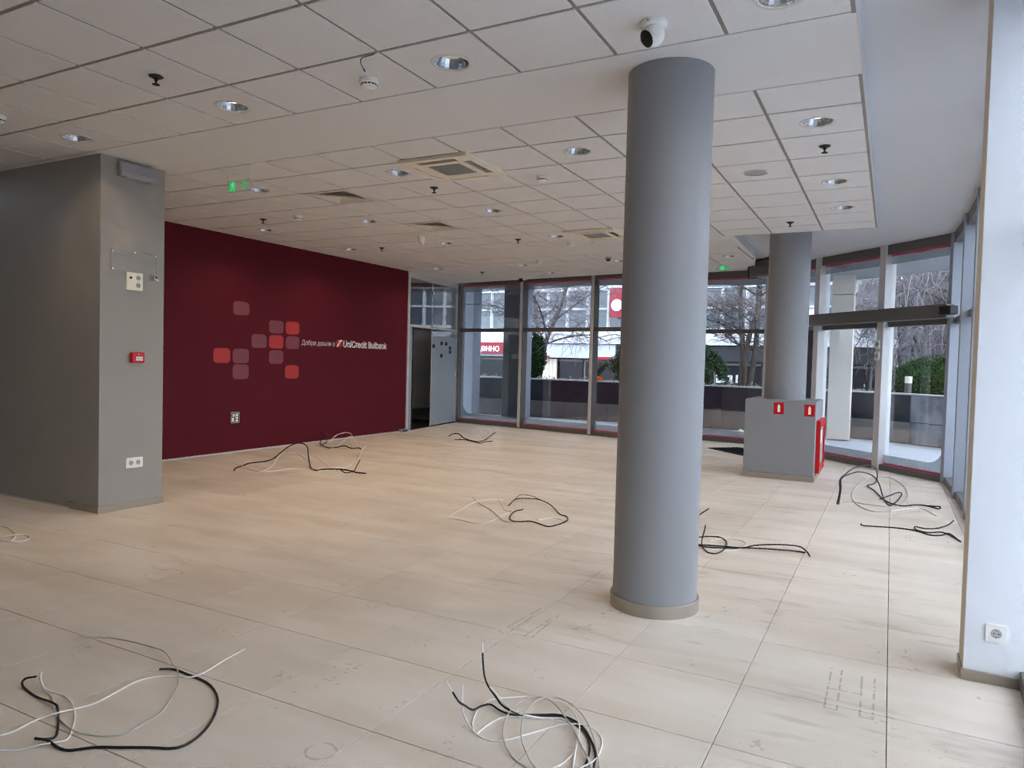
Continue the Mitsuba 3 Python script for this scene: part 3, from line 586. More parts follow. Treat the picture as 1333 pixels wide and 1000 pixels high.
# graphic on the red wall
k = thing('wall_graphic', 'rounded red and mauve squares with white lettering on the dark red wall', 'wall sign')
P = red_at(0, 0)
for y0, y1, z0, z1, c in ((7.377, 7.675, 2.018, 2.217, 0), (8.06, 8.36, 1.779, 1.982, 0), (8.406, 8.705, 1.78, 1.983, 1), (7.721, 8.02, 1.544, 1.753, 0), (8.067, 8.362, 1.544, 1.753, 1), (8.41, 8.707, 1.545, 1.751, 0),
                          (7.039, 7.334, 1.310, 1.525, 1), (7.379, 7.679, 1.309, 1.525, 0), (8.067, 8.365, 1.307, 1.52, 0), (7.381, 7.678, 1.073, 1.293, 0), (8.406, 8.706, 1.071, 1.288, 1)):
    import shapely.affinity as aff
    sq = aff.scale(rrect(.3, .3, .075, 8), (y1 - y0) / .3, (z1 - z0) / .3, origin=(0, 0))
    put('square', P(extrude(sq, .003), (y0 + y1) / 2, (z0 + z1) / 2, 0), M_sqred if c else M_sqmauve, k)
def fit_text(s, y0, y1, z0, cap, depth, bold=False):
    m = meshkit.text_mesh(s, cap, depth, bold); m.apply_translation((-m.bounds[0][0], 0, 0)); m.apply_scale(((y1 - y0) / m.bounds[1][0], 1, 1)); m.apply_translation((y0, z0, 0)); return m
put('greeting', P(fit_text('Добре дошли в', 8.76, 9.545, 1.622, .084, .004), 0, 0, 0), M_letter2, k)
put('bank_name', P(fit_text('UniCredit Bulbank', 9.765, 10.985, 1.611, .113, .004, True), 0, 0, 0), M_letter, k)
put('emblem_disc', P(extrude(aff.scale(Point(0, 0).buffer(1, quad_segs=12), .088, .062), .004), 9.66, 1.668, 0), M_sqred, k)
put('emblem_stroke', P(extrude(Polygon([(-.075, -.05), (-.045, -.058), (.062, .062), (.052, .035), (.085, .058), (.055, .068), (-.02, .058), (-.03, .044), (.018, .046)]).buffer(0), .006), 9.66, 1.668, 0), M_letter, k)
k = thing('wall_stopper', 'small grey block at the foot of the red wall by the glass door', 'door stop')
put('block', bbox(-8.5, -8.42, 11.42, 11.62, 0, .05, .006), M_gplastic, k)
put('pad', bbox(-8.42, -8.405, 11.45, 11.59, .01, .04, .003), M_dark, k)

# entrance mat
A = np.array((-2.80, 12.80)); e1 = np.array((.68, .735)) ; e2 = np.array((.72, -.694))
mp = Polygon([A, A + e2 * 1.5, A + e2 * 1.5 + e1 * .62, A + e1 * .62]).intersection(ROOM.buffer(-.12))
k = thing('entrance_mat', 'black entrance mat lying in front of the doors behind the plinth', 'mat')
put('pile', extrude(mp.buffer(-.02), .012, 0), M_mat, k)
put('border', extrude(mp.difference(mp.buffer(-.025)), .014, 0), M_black, k)

# ------------------------------------------------------------------ loose cables on the floor
CABLES = {
 'A1': ('k', 0.005,[(-2.853,2.097,0.025),(-2.845,2.156,0.005),(-2.739,2.156,0.005),(-2.593,2.141,0.005),(-2.471,2.086,0.005),(-2.373,2.004,0.005),(-2.287,1.891,0.005),(-2.248,1.79,0.005),(-2.262,1.726,0.005),(-2.344,1.682,0.005),(-2.44,1.626,0.005),(-2.512,1.583,0.005),(-2.57,1.526,0.005),(-2.628,1.518,0.005),(-2.687,1.516,0.015),(-2.718,1.489,0.025)]),
 'A2': ('k', 0.0045,[(-2.72,1.504,0.015),(-2.702,1.546,0.004),(-2.744,1.587,0.004),(-2.911,1.684,0.004),(-2.956,1.691,0.014),(-3.082,1.699,0.004),(-3.195,1.714,0.004),(-3.242,1.725,0.014),(-3.232,1.734,0.034),(-3.191,1.755,0.044)]),
 'A3': ('w', 0.0035,[(-2.901,1.427,0.004),(-2.887,1.46,0.004),(-2.875,1.494,0.004),(-2.892,1.588,0.004),(-2.854,1.655,0.016),(-2.84,1.748,0.004),(-2.836,1.819,0.004),(-2.858,1.919,0.004),(-2.87,2.0,0.004),(-2.844,2.066,0.004),(-2.776,2.114,0.004),(-2.687,2.135,0.014),(-2.683,2.215,0.014),(-2.69,2.307,0.024),(-2.656,2.401,0.054)]),
 'A4': ('w', 0.0032,[(-2.81,1.383,0.003),(-2.779,1.405,0.003),(-2.724,1.442,0.003),(-2.675,1.496,0.013),(-2.651,1.563,0.003),(-2.702,1.615,0.003),(-2.794,1.682,0.003),(-2.876,1.722,0.013),(-2.998,1.762,0.003),(-3.074,1.758,0.003),(-3.117,1.75,0.013),(-3.172,1.763,0.033),(-3.178,1.77,0.063)]),
 'A5': ('g', 0.0028,[(-3.546,2.15,0.013),(-3.461,2.227,0.003),(-3.336,2.259,0.003),(-3.174,2.272,0.003),(-3.006,2.234,0.023),(-2.861,2.167,0.023),(-2.798,2.145,0.018),(-2.671,2.052,0.013),(-2.607,1.968,0.003),(-2.539,1.873,0.003),(-2.522,1.792,0.003),(-2.511,1.704,0.003),(-2.553,1.654,0.003),(-2.629,1.626,0.003),(-2.681,1.606,0.013),(-2.811,1.638,0.003),(-2.907,1.666,0.013),(-3.037,1.73,0.003),(-3.115,1.741,0.013),(-3.173,1.759,0.043),(-3.176,1.763,0.063)]),
 'B1': ('k', 0.0042,[(-1.528,2.693,0.174),(-1.514,2.672,0.154),(-1.5,2.653,0.134),(-1.493,2.653,0.094),(-1.467,2.64,0.064),(-1.42,2.616,0.044),(-1.376,2.59,0.029),(-1.335,2.59,0.014),(-1.278,2.605,0.004),(-1.216,2.639,0.004),(-1.155,2.675,0.004),(-1.09,2.668,0.004),(-1.033,2.638,0.004),(-0.964,2.557,0.004),(-0.914,2.474,0.004),(-0.887,2.386,0.004),(-0.865,2.289,0.004)]),
 'B2': ('k', 0.0042,[(-1.521,2.443,0.104),(-1.489,2.439,0.074),(-1.467,2.458,0.054),(-1.447,2.479,0.034),(-1.441,2.546,0.024),(-1.426,2.592,0.014),(-1.373,2.572,0.012),(-1.322,2.565,0.012),(-1.262,2.603,0.004),(-1.175,2.651,0.004),(-1.098,2.65,0.004),(-1.023,2.613,0.004),(-0.967,2.541,0.004),(-0.935,2.462,0.004),(-0.916,2.368,0.004),(-0.901,2.268,0.004)]),
 'B3': ('w', 0.003,[(-1.521,2.522,0.103),(-1.501,2.486,0.063),(-1.468,2.441,0.033),(-1.408,2.395,0.013),(-1.343,2.365,0.003),(-1.284,2.368,0.003),(-1.242,2.402,0.003),(-1.197,2.474,0.003),(-1.147,2.557,0.003),(-1.103,2.592,0.013),(-1.045,2.63,0.015),(-0.995,2.633,0.013),(-0.95,2.613,0.003),(-0.919,2.558,0.003),(-0.903,2.47,0.003),(-0.902,2.398,0.013),(-0.921,2.348,0.013),(-0.94,2.283,0.003)]),
 'B4': ('g', 0.003,[(-1.004,2.222,0.003),(-1.093,2.267,0.003),(-1.156,2.294,0.003),(-1.213,2.334,0.013),(-1.272,2.415,0.013),(-1.31,2.505,0.018),(-1.325,2.601,0.023),(-1.319,2.684,0.023),(-1.279,2.735,0.023),(-1.23,2.734,0.028),(-1.157,2.678,0.033),(-1.086,2.604,0.033),(-1.022,2.541,0.023),(-0.962,2.462,0.023),(-0.915,2.415,0.013),(-0.887,2.388,0.003),(-0.838,2.319,0.003)]),
 'B5': ('g', 0.003,[(-0.987,2.243,0.003),(-1.069,2.273,0.013),(-1.118,2.315,0.023),(-1.177,2.39,0.023),(-1.221,2.472,0.028),(-1.25,2.555,0.033),(-1.262,2.649,0.033),(-1.248,2.72,0.033),(-1.216,2.773,0.023),(-1.146,2.76,0.023),(-1.075,2.722,0.013),(-0.999,2.626,0.018),(-0.947,2.548,0.013),(-0.892,2.442,0.013),(-0.87,2.398,0.003),(-0.836,2.32,0.003)]),
 'B6': ('w', 0.003,[(-1.385,2.385,0.003),(-1.423,2.44,0.003),(-1.454,2.52,0.003),(-1.454,2.582,0.013),(-1.434,2.636,0.018),(-1.394,2.686,0.013),(-1.337,2.753,0.003),(-1.256,2.755,0.013),(-1.176,2.758,0.013),(-1.112,2.718,0.013),(-1.042,2.621,0.023),(-1.011,2.548,0.023),(-0.984,2.442,0.013),(-0.995,2.363,0.003),(-1.019,2.298,0.003),(-1.048,2.232,0.003)]),
 'B7': ('w', 0.0042,[(-1.446,2.618,0.074),(-1.409,2.604,0.059),(-1.376,2.604,0.034),(-1.323,2.582,0.024),(-1.265,2.578,0.019),(-1.205,2.616,0.004),(-1.129,2.652,0.004),(-1.063,2.62,0.004),(-1.013,2.536,0.014),(-0.981,2.442,0.014),(-0.951,2.348,0.004),(-0.92,2.268,0.004)]),
 'B8': ('w', 0.003,[(-1.367,2.38,0.003),(-1.363,2.468,0.003),(-1.342,2.545,0.003),(-1.309,2.573,0.003),(-1.229,2.601,0.003),(-1.128,2.614,0.013),(-1.057,2.588,0.013),(-1.005,2.536,0.003),(-0.939,2.441,0.013),(-0.887,2.368,0.013),(-0.854,2.31,0.003)]),
 'C1': ('w', 0.0045,[(-3.179,6.043,0.004),(-3.153,5.804,0.004),(-3.132,5.611,0.004),(-3.152,5.497,0.004),(-3.247,5.465,0.004),(-3.386,5.503,0.004),(-3.529,5.529,0.004),(-3.58,5.839,0.024),(-3.592,6.117,0.044),(-3.555,6.3,0.044),(-3.488,6.411,0.034),(-3.462,6.483,0.014),(-3.4,6.413,0.004)]),
 'C2': ('g', 0.004,[(-3.793,6.386,0.024),(-3.579,6.205,0.004),(-3.368,6.029,0.004),(-3.179,5.824,0.004),(-3.024,5.674,0.004),(-2.937,5.694,0.004)]),
 'C3': ('k', 0.0052,[(-3.126,6.231,0.005),(-3.148,6.098,0.005),(-3.072,5.856,0.005),(-2.989,5.739,0.005),(-2.916,5.735,0.005),(-2.841,5.807,0.005),(-2.742,5.775,0.005),(-2.617,5.712,0.005),(-2.574,5.824,0.005),(-2.569,6.028,0.005),(-2.645,6.187,0.005),(-2.732,6.238,0.005),(-2.92,6.459,0.025),(-3.045,6.563,0.035),(-3.16,6.64,0.035),(-3.277,6.62,0.035),(-3.371,6.553,0.025),(-3.328,6.308,0.005)]),
 'C4': ('k', 0.0035,[(-3.389,6.559,0.014),(-3.421,6.713,0.034),(-3.374,6.749,0.044),(-3.284,6.764,0.034),(-3.197,6.751,0.014)]),
 'C5': ('g', 0.0035,[(-3.492,6.405,0.024),(-3.353,6.224,0.014),(-3.259,6.108,0.004),(-3.174,6.09,0.004)]),
 'C6': ('w', 0.004,[(-2.8,5.896,0.004),(-2.75,6.028,0.004),(-2.681,6.062,0.004),(-2.565,6.003,0.004)]),
 'D1': ('k', 0.008,[(-7.035,6.154,0.028),(-7.26,6.379,0.008),(-7.328,6.53,0.008),(-7.436,6.73,0.008),(-7.448,6.869,0.008),(-7.435,7.032,0.008),(-7.434,7.166,0.028),(-7.532,7.377,0.068),(-7.361,7.325,0.158),(-7.196,7.276,0.228),(-7.079,7.274,0.258),(-7.016,7.305,0.248),(-6.912,7.268,0.208),(-6.787,7.151,0.128),(-6.672,7.055,0.048),(-6.499,6.901,0.008),(-6.352,6.842,0.008),(-6.348,6.952,0.008),(-6.275,7.034,0.008),(-6.161,7.096,0.008),(-6.018,7.074,0.008),(-5.844,7.014,0.008),(-5.714,7.026,0.008)]),
 'D2': ('w', 0.006,[(-7.469,6.532,0.036),(-7.285,6.512,0.006),(-7.001,6.398,0.006),(-6.842,6.392,0.006),(-6.922,6.591,0.006),(-7.054,6.802,0.026),(-7.214,7.043,0.086),(-7.178,7.098,0.126),(-7.071,7.106,0.146),(-7.051,7.202,0.126),(-6.921,7.186,0.096),(-6.733,7.084,0.056),(-6.566,7.002,0.006),(-6.337,6.871,0.006)]),
 'D3': ('w', 0.006,[(-6.769,6.385,0.006),(-6.721,6.524,0.006),(-6.713,6.686,0.006),(-6.69,6.837,0.006),(-6.576,6.899,0.006)]),
 'D4': ('w', 0.006,[(-6.858,7.25,0.086),(-6.823,7.297,0.096),(-6.68,7.264,0.066),(-6.48,7.166,0.036),(-6.328,7.118,0.006),(-6.276,7.228,0.006),(-6.272,7.371,0.006),(-6.267,7.42,0.026)]),
 'D5': ('w', 0.006,[(-6.52,6.73,0.006),(-6.579,6.856,0.006),(-6.329,6.863,0.006),(-6.176,6.994,0.006)]),
 'D6': ('k', 0.006,[(-6.13,7.415,0.106),(-6.059,7.268,0.046),(-5.955,7.073,0.006),(-5.943,6.916,0.006),(-6.168,7.08,0.006)]),
 'E1': ('k', 0.008,[(-8.121,8.983,0.188),(-8.083,8.868,0.148),(-8.109,8.824,0.088),(-7.992,8.684,0.048),(-8.016,8.769,0.008),(-7.775,8.649,0.008),(-7.74,8.785,0.008),(-7.759,8.986,0.008),(-7.454,8.813,0.008),(-7.432,8.938,0.008),(-7.299,8.839,0.008)]),
 'E2': ('w', 0.006,[(-8.201,8.971,0.006),(-8.073,8.978,0.036),(-8.165,9.17,0.086),(-8.251,9.39,0.126),(-8.158,9.506,0.156),(-8.014,9.468,0.126),(-7.811,9.215,0.056),(-7.609,9.025,0.006)]),
 'E3': ('w', 0.006,[(-7.664,8.555,0.006),(-7.889,9.013,0.016),(-7.995,9.32,0.086),(-7.979,9.428,0.106),(-7.813,9.328,0.046),(-7.585,9.09,0.006)]),
 'E4': ('k', 0.006,[(-8.18,8.883,0.206),(-8.098,8.884,0.156),(-8.108,8.957,0.056),(-8.15,8.9,0.006)]),
 'E5': ('w', 0.005,[(-7.143,8.784,0.085),(-7.05,8.568,0.035),(-6.53,7.858,0.005)]),
 'F1': ('k', 0.009,[(-7.284,11.348,0.009),(-7.352,11.597,0.029),(-7.273,11.669,0.029),(-6.952,11.327,0.009),(-6.618,11.021,0.009),(-6.394,10.932,0.009),(-6.466,11.301,0.009),(-6.604,11.747,0.039),(-6.652,11.992,0.069)]),
 'F2': ('k', 0.007,[(-6.894,10.949,0.007),(-6.78,11.048,0.007),(-6.529,10.921,0.007),(-6.266,10.762,0.007),(-6.309,11.028,0.007),(-6.268,11.206,0.007)]),
 'F3': ('w', 0.006,[(-6.932,11.54,0.006),(-7.367,12.366,0.046),(-7.391,12.567,0.086),(-7.485,12.808,0.106),(-7.309,12.705,0.096),(-7.16,12.672,0.066),(-6.753,11.984,0.036),(-6.688,11.635,0.016),(-6.973,11.956,0.036),(-7.163,12.344,0.056),(-7.019,12.316,0.046)]),
 'G1': ('k', 0.0055,[(-1.616,6.564,0.006),(-1.562,6.718,0.036),(-1.504,6.72,0.085),(-1.432,6.652,0.145)]),
 'G2': ('k', 0.005,[(-1.243,5.683,0.205),(-1.26,5.716,0.145),(-1.286,5.766,0.065),(-1.273,5.731,0.015),(-1.205,5.624,0.005),(-1.138,5.636,0.005),(-1.117,5.813,0.005),(-1.147,6.036,0.005),(-1.22,6.172,0.005),(-1.311,6.164,0.005),(-1.401,6.051,0.005),(-1.455,5.867,0.005)]),
 'G3': ('k', 0.0055,[(-1.431,5.774,0.006),(-1.343,5.811,0.006),(-1.241,5.851,0.006),(-1.096,5.847,0.016),(-0.982,5.843,0.026),(-0.894,5.897,0.046),(-0.765,5.964,0.056),(-0.648,6.014,0.056),(-0.584,6.049,0.046),(-0.532,6.009,0.026),(-0.502,5.946,0.006)]),
 'G4': ('k', 0.0055,[(-1.446,5.834,0.006),(-1.347,5.829,0.006),(-1.284,5.781,0.006),(-1.174,5.807,0.006),(-1.045,5.879,0.006),(-0.897,5.925,0.016),(-0.698,5.99,0.016),(-0.596,6.056,0.006),(-0.544,6.045,0.006)]),
 'G5': ('w', 0.004,[(-1.425,5.75,0.004),(-1.327,5.746,0.004),(-1.213,5.721,0.004),(-1.056,5.792,0.004),(-1.015,5.872,0.004),(-0.98,5.999,0.014),(-1.038,6.164,0.004),(-1.13,6.177,0.004),(-1.213,6.136,0.004),(-1.276,6.006,0.004)]),
 'H1': ('k', 0.007,[(-0.463,8.415,0.007),(-0.441,8.408,0.147),(-0.439,8.363,0.277),(-0.393,8.665,0.317),(-0.317,9.005,0.347),(-0.191,9.673,0.307),(-0.122,9.923,0.227),(-0.108,10.085,0.107),(-0.138,10.045,0.037),(-0.212,9.927,0.017),(-0.13,9.666,0.007),(-0.05,9.188,0.007),(0.043,8.85,0.007),(0.153,8.746,0.007),(0.286,8.9,0.007),(0.395,8.917,0.007),(0.496,8.797,0.007),(0.507,8.817,0.027),(0.401,8.801,0.027)]),
 'H2': ('k', 0.007,[(-0.448,8.426,0.007),(-0.437,8.58,0.147),(-0.442,8.678,0.247),(-0.363,9.042,0.267),(-0.278,9.336,0.257),(-0.161,9.651,0.187),(-0.083,9.583,0.107),(-0.04,9.237,0.027),(-0.002,8.897,0.007),(0.044,8.699,0.007),(0.111,9.056,0.007),(0.161,9.535,0.017),(0.114,9.591,0.017),(0.019,9.323,0.007),(-0.06,9.064,0.007)]),
 'H3': ('g', 0.0045,[(-0.438,8.524,0.004),(-0.336,8.674,0.004),(-0.176,8.633,0.004),(0.022,8.624,0.004),(0.154,8.867,0.004),(0.219,9.418,0.014),(0.195,10.213,0.004),(0.068,10.877,0.004),(-0.07,10.961,0.004),(-0.254,10.52,0.004),(-0.353,9.615,0.004),(-0.335,8.916,0.004),(-0.261,8.498,0.004),(-0.123,8.238,0.004),(0.044,8.314,0.004)]),
 'H4': ('w', 0.005,[(0.055,8.359,0.005),(0.194,8.597,0.005),(0.345,8.703,0.005),(0.455,8.37,0.005)]),
 'H5': ('g', 0.005,[(0.075,8.146,0.005),(0.191,8.386,0.005),(0.319,8.544,0.005)]),
 'I1': ('k', 0.006,[(-0.193,7.279,0.046),(-0.181,7.366,0.016),(-0.049,7.452,0.006),(0.102,7.489,0.006),(0.249,7.459,0.006),(0.353,7.343,0.006),(0.443,7.383,0.006),(0.512,7.511,0.006),(0.571,7.225,0.006)]),
 'I2': ('k', 0.006,[(0.572,7.923,0.056),(0.521,7.816,0.026),(0.422,7.685,0.006),(0.327,7.62,0.006),(0.249,7.604,0.016),(0.254,7.516,0.006),(0.339,7.436,0.006),(0.448,7.48,0.016),(0.503,7.375,0.016),(0.551,7.307,0.006),(0.577,7.21,0.006)]),
 'J1': ('w', 0.004,[(-6.467,3.176,0.004),(-6.341,3.201,0.004),(-6.235,3.207,0.004),(-6.029,3.144,0.004),(-5.863,3.065,0.004),(-5.77,2.981,0.004),(-5.858,2.958,0.004),(-6.022,2.957,0.004)]),
 'J2': ('w', 0.004,[(-5.959,2.927,0.004),(-5.951,3.005,0.004),(-5.915,3.071,0.014),(-5.884,3.14,0.004),(-5.761,3.118,0.004),(-5.718,3.052,0.004),(-5.746,2.983,0.004),(-5.87,2.964,0.004),(-5.897,2.896,0.004)]),
}
CLAB = {
 'A1': 'thick black cable curving widely on the floor at the front left', 'A2': 'kinked black cable end looping left of the wide black curve at the front left', 'A3': 'long white cable running diagonally up to the right at the front left',
 'A4': 'white cable with its tip raised, leaving the picture at the bottom left', 'A5': 'thin grey white cable trailing farthest back in the front left tangle',
 'B1': 'black cable with a white tip standing up highest in the front tangle', 'B2': 'black cable with a white stripped tip at the left end of the front tangle', 'B3': 'white cable making the widest low loop in the front tangle', 'B4': 'grey cable coiled in the left ring of the front tangle',
 'B5': 'grey cable coiled in the right ring of the front tangle', 'B6': 'white cable arching over the back of the front tangle', 'B7': 'thick white cable beside the upright black one in the front tangle', 'B8': 'thin white cable crossing the middle of the front tangle',
 'C1': 'white cable forming the pointed left loop in the middle of the floor', 'C2': 'thin grey cable crossing the pointed white loop in the middle of the floor', 'C3': 'black cable forming the right loop in the middle of the floor', 'C4': 'thin dark wire arching over the top of the black loop in mid floor', 'C5': 'short grey wire between the white and black loops in mid floor', 'C6': 'short white cable inside the right end of the black loop in mid floor',
 'D1': 'black cable arching high off the floor in front of the red wall', 'D2': 'white cable arching beneath the high black arch before the red wall', 'D3': 'white cable lying flat left of the black arch foot by the red wall', 'D4': 'white cable with a low hump right of the black arch by the red wall', 'D5': 'white cable lying flat below the right end of the black arch', 'D6': 'short black cable end sticking up at the right end of the arched tangle',
 'E1': 'black cable of the smaller tangle at the foot of the red wall', 'E2': 'white cable making the tallest arc of the smaller tangle at the red wall', 'E3': 'white cable making the lower arc of the smaller tangle at the red wall', 'E4': 'short black cable crossing upright at the left of the smaller tangle', 'E5': 'pale cable trailing right of the smaller tangle at the red wall',
 'F1': 'black cable with a raised right end in the far tangle before the glass', 'F2': 'thin black cable lying lowest in the far tangle before the glass', 'F3': 'white cable looping upward in the far tangle before the glass',
 'G1': 'short black cable end rising from behind the near column', 'G2': 'black cable with an upright end and a small loop right of the near column', 'G3': 'black cable running right from the near column to a floor hole', 'G4': 'straighter black cable lying beside the one that reaches the floor hole', 'G5': 'white cable bent back in a loop right of the near column',
 'H1': 'black cable in the tallest arch in front of the right glass bays', 'H2': 'black cable in the lower arch in front of the right glass bays', 'H3': 'thin grey cable coiled in one wide ring by the right glass bays', 'H4': 'short white cable in front of the wide grey ring', 'H5': 'short grey cable lying nearest of the tangle by the right glass bays',
 'I1': 'thin black cable lying straight across towards the right flank glass', 'I2': 'black cable folded back with a white tip near the right flank glass', 'J1': 'white cable ring cut by the left edge of the picture', 'J2': 'flat white cable loop at the left edge of the picture'}
for key, (c, r, P) in CABLES.items():
    name = {'k': 'black_cable', 'w': 'white_cable', 'g': 'grey_cable'}[c]
    k = thing(name, CLAB[key], 'cable')
    P = [(x, y, max(z, r)) for x, y, z in P]
    put('sheath', tube(P, r, 8, step=.015), {'k': M_cable_k, 'w': M_cable_w, 'g': M_cable_g}[c], k, smooth=True)
    a, b = np.array(P[0]), np.array(P[1])
    if key in ('B1', 'B2', 'I2', 'A4', 'G2', 'D6'):
        d = (a - b) / np.linalg.norm(a - b); put('bare_end', tube([a - d * .002, a + d * (.05 if key[0] == 'B' else .025)], r * .75, 8, smooth=False), M_cable_w, k)

# ------------------------------------------------------------------ outdoors
EG = ROOM.buffer(.02)
put('ground_pavement', extrude(sbox(-30, -8, 12, 21).difference(unary_union([EG, sbox(-11.4, -4, -8.5, 14.3), sbox(-9.7, -4.1, -8.4, 11.7)])), .1, -.12), M_pave, label='pale bluish stone pavement outside the glass', kind='structure')
put('ground_street', box(-60, 40, 21, 80, -1.75, -1.6), M_street, label='grey street below the planters', kind='structure')
CAN = Polygon(FAC[:10] + [(2.0, 9.5), (2.3, 12), (2.2, 14.2), (1.06, 15.9), (0, 16.85), (-1.2, 17.55), (-2.9, 17.8), (-6.7, 17.0), (-8.1, 16.85), (-10.1, 17.2), (-13, 17.4), (-13, 14.4), (-8.87, 14.4)]).buffer(0)
put('canopy', extrude(CAN, .5, 3.40), M_bwhite, label='white canopy soffit over the pavement outside the glass', kind='structure')
for x, y in ((.32, 13.4), (-.9, 14.9), (-4.6, 15.6)):
    k = thing('soffit_light', {.32: 'round soffit light outside above the clipped shrub', -.9: 'round soffit light outside in front of the white column', -4.6: 'round soffit light outside above the middle planter'}[x], 'ceiling light')
    put('ring', lathe([(.09, 0), (.13, 0), (.13, -.008), (.09, -.01)], 32, (x, y, 3.40)), M_frame, k)
    put('lens', lathe([(0, -.004), (.09, -.004), (.09, 0), (0, 0)], 32, (x, y, 3.40)), M_chrome, k)
k = thing('white_pillar', 'square white outdoor column seen through the right glass bay', 'column')
put('shaft', bbox(-1.15, -.72, 16.25, 16.68, .0, 2.985, .01), M_pillar, k)
put('capital', bbox(-1.15, -.72, 16.25, 16.68, 2.995, 3.40, .01), M_pillar, k)
k = thing('shade_painted_pillar', 'square outdoor column with shade painted dark on its front, left of the second glass bay', 'column')
put('front', bbox(-8.87, -8.30, 16.3, 16.34, 0, 3.40, .006), M_dark, k)  # shade under the canopy painted as a darker face on this column
put('body', bbox(-8.86, -8.27, 16.34, 16.75, 0, 3.40, .006), M_alub, k)  # lighter colour stands in for skylight on the side face
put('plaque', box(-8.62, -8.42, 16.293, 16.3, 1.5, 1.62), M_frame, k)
k = thing('pale_pillar', 'pale grey outdoor column left of the red shop sign', 'column')
put('shaft', bbox(-10.3, -9.71, 16.2, 16.6, 0, 2.9, .01), M_alub, k)
put('capital', bbox(-10.3, -9.71, 16.2, 16.6, 2.91, 3.40, .01), M_alub, k)

# planters: every slab a part
def planter(name, label, pts, mats, w=.62):
    k = thing(name, label, 'planter')
    pts = [np.array(p, float) for p in pts]; core = []
    for a, b in zip(pts[:-1], pts[1:]):
        L = np.linalg.norm(b - a); n = max(1, round(L / w)); core.append(bar(a, b, .04, .22, -.02, .98))
        for i in range(n):
            p, q = a + (b - a) * i / n, a + (b - a) * (i + 1) / n; d = (q - p) / np.linalg.norm(q - p) * .003
            put('upper_slab', bar(p + d, q - d, 0, .04, .43, .965, .003), mats[0], k); put('lower_slab', bar(p + d, q - d, .008, .04, 0, .42, .003), mats[1], k)
        put('coping', bar(a, b, -.015, .24, .97, 1.0, .004), M_ledge, k)
    put('core', join(core), M_stone2, k); return k
planter('stone_planter', 'long planter of dark polished stone slabs over grey ones', [(-13, 16.75), (-7.5, 17.15), (-4, 17.22), (-2.9, 17.05), (-.8, 17.1), (-.27, 16.9), (.36, 16.5)], (M_stone, M_stone2))
planter('concrete_planter', 'weathered grey concrete planter wall in front of the clipped shrub', [(.36, 16.5), (1.1, 15.95), (2.0, 15.0), (3.0, 13), (3.6, 10), (3.8, 5)], (M_conc, M_conc), .9)
put('ground_bed', extrude(Polygon([(-13, 16.95), (-7.5, 17.35), (-4, 17.42), (-2.9, 17.25), (-.8, 17.3), (-.2, 17.1), (.45, 16.7), (1.2, 16.1), (2.2, 15.1), (3.2, 13), (3.85, 10), (4.05, 5), (8, 5), (8, 21), (-13, 21)]), .9, 0), M_soil, label='soil bed behind the planter walls', kind='structure')

rng = np.random.default_rng(5)
def leaves(P, size, seed, N=None, squash=1.0):
    g = np.random.default_rng(seed); n = len(P); a = g.normal(size=(n, 3)); a /= np.linalg.norm(a, axis=1, keepdims=True); b = np.cross(a, g.normal(size=(n, 3))); b /= np.linalg.norm(b, axis=1, keepdims=True)
    s = size * g.uniform(.7, 1.3, (n, 1)); v = np.stack([P - a * s, P + b * s * .45 * squash, P + a * s, P - b * s * .45 * squash], 1).reshape(-1, 3); i = np.arange(n)[:, None] * 4
    return trimesh.Trimesh(v, np.vstack([np.hstack([i, i + 1, i + 2]), np.hstack([i, i + 2, i + 3])]), process=False)
def blob(c, r, n, seed, lump=.12):
    g = np.random.default_rng(seed); d = g.normal(size=(n, 3)); d /= np.linalg.norm(d, axis=1, keepdims=True)
    k = 1 - lump + 2 * lump * meshkit.fbm(d * 2.2 + seed, 3, seed); return np.array(c) + d * np.array(r) * (k * g.uniform(.86, 1.03, n))[:, None]
def core(c, r, seed):
    m = trimesh.creation.icosphere(3); v = m.vertices * np.array(r) * .86; m.vertices = v + np.array(c); return m
k = thing('clipped_shrub', 'large rounded evergreen shrub in the concrete planter', 'shrub')
c, r = (.78, 18.0, 1.0), (.92, .85, .76); pts = blob(c, r, 9000, 1); pts = pts[pts[:, 2] > .9]
put('core', core(c, r, 1), M_leaf2, k, smooth=True)
h = len(pts) // 3
put('leaves', leaves(pts[h:], .035, 2), M_leaf, k, kind='stuff'); put('dark_leaves', leaves(pts[:h], .035, 3), M_leaf2, k, kind='stuff')
k = thing('upright_shrub', 'tall narrow dark evergreen right of the outdoor column with the shade painted front', 'shrub')
c, r = (-9.22, 18.5, 1.6), (.48, .45, .78); pts = blob(c, r, 3500, 4, .25)
put('core', core(c, np.array(r) * .85, 1), M_leaf2, k, smooth=True); put('leaves', leaves(pts, .05, 5), M_leaf2, k, kind='stuff')
put('stem', tube([(-9.22, 18.5, .85), (-9.22, 18.5, 1.4)], .04, smooth=False), M_bark, k)
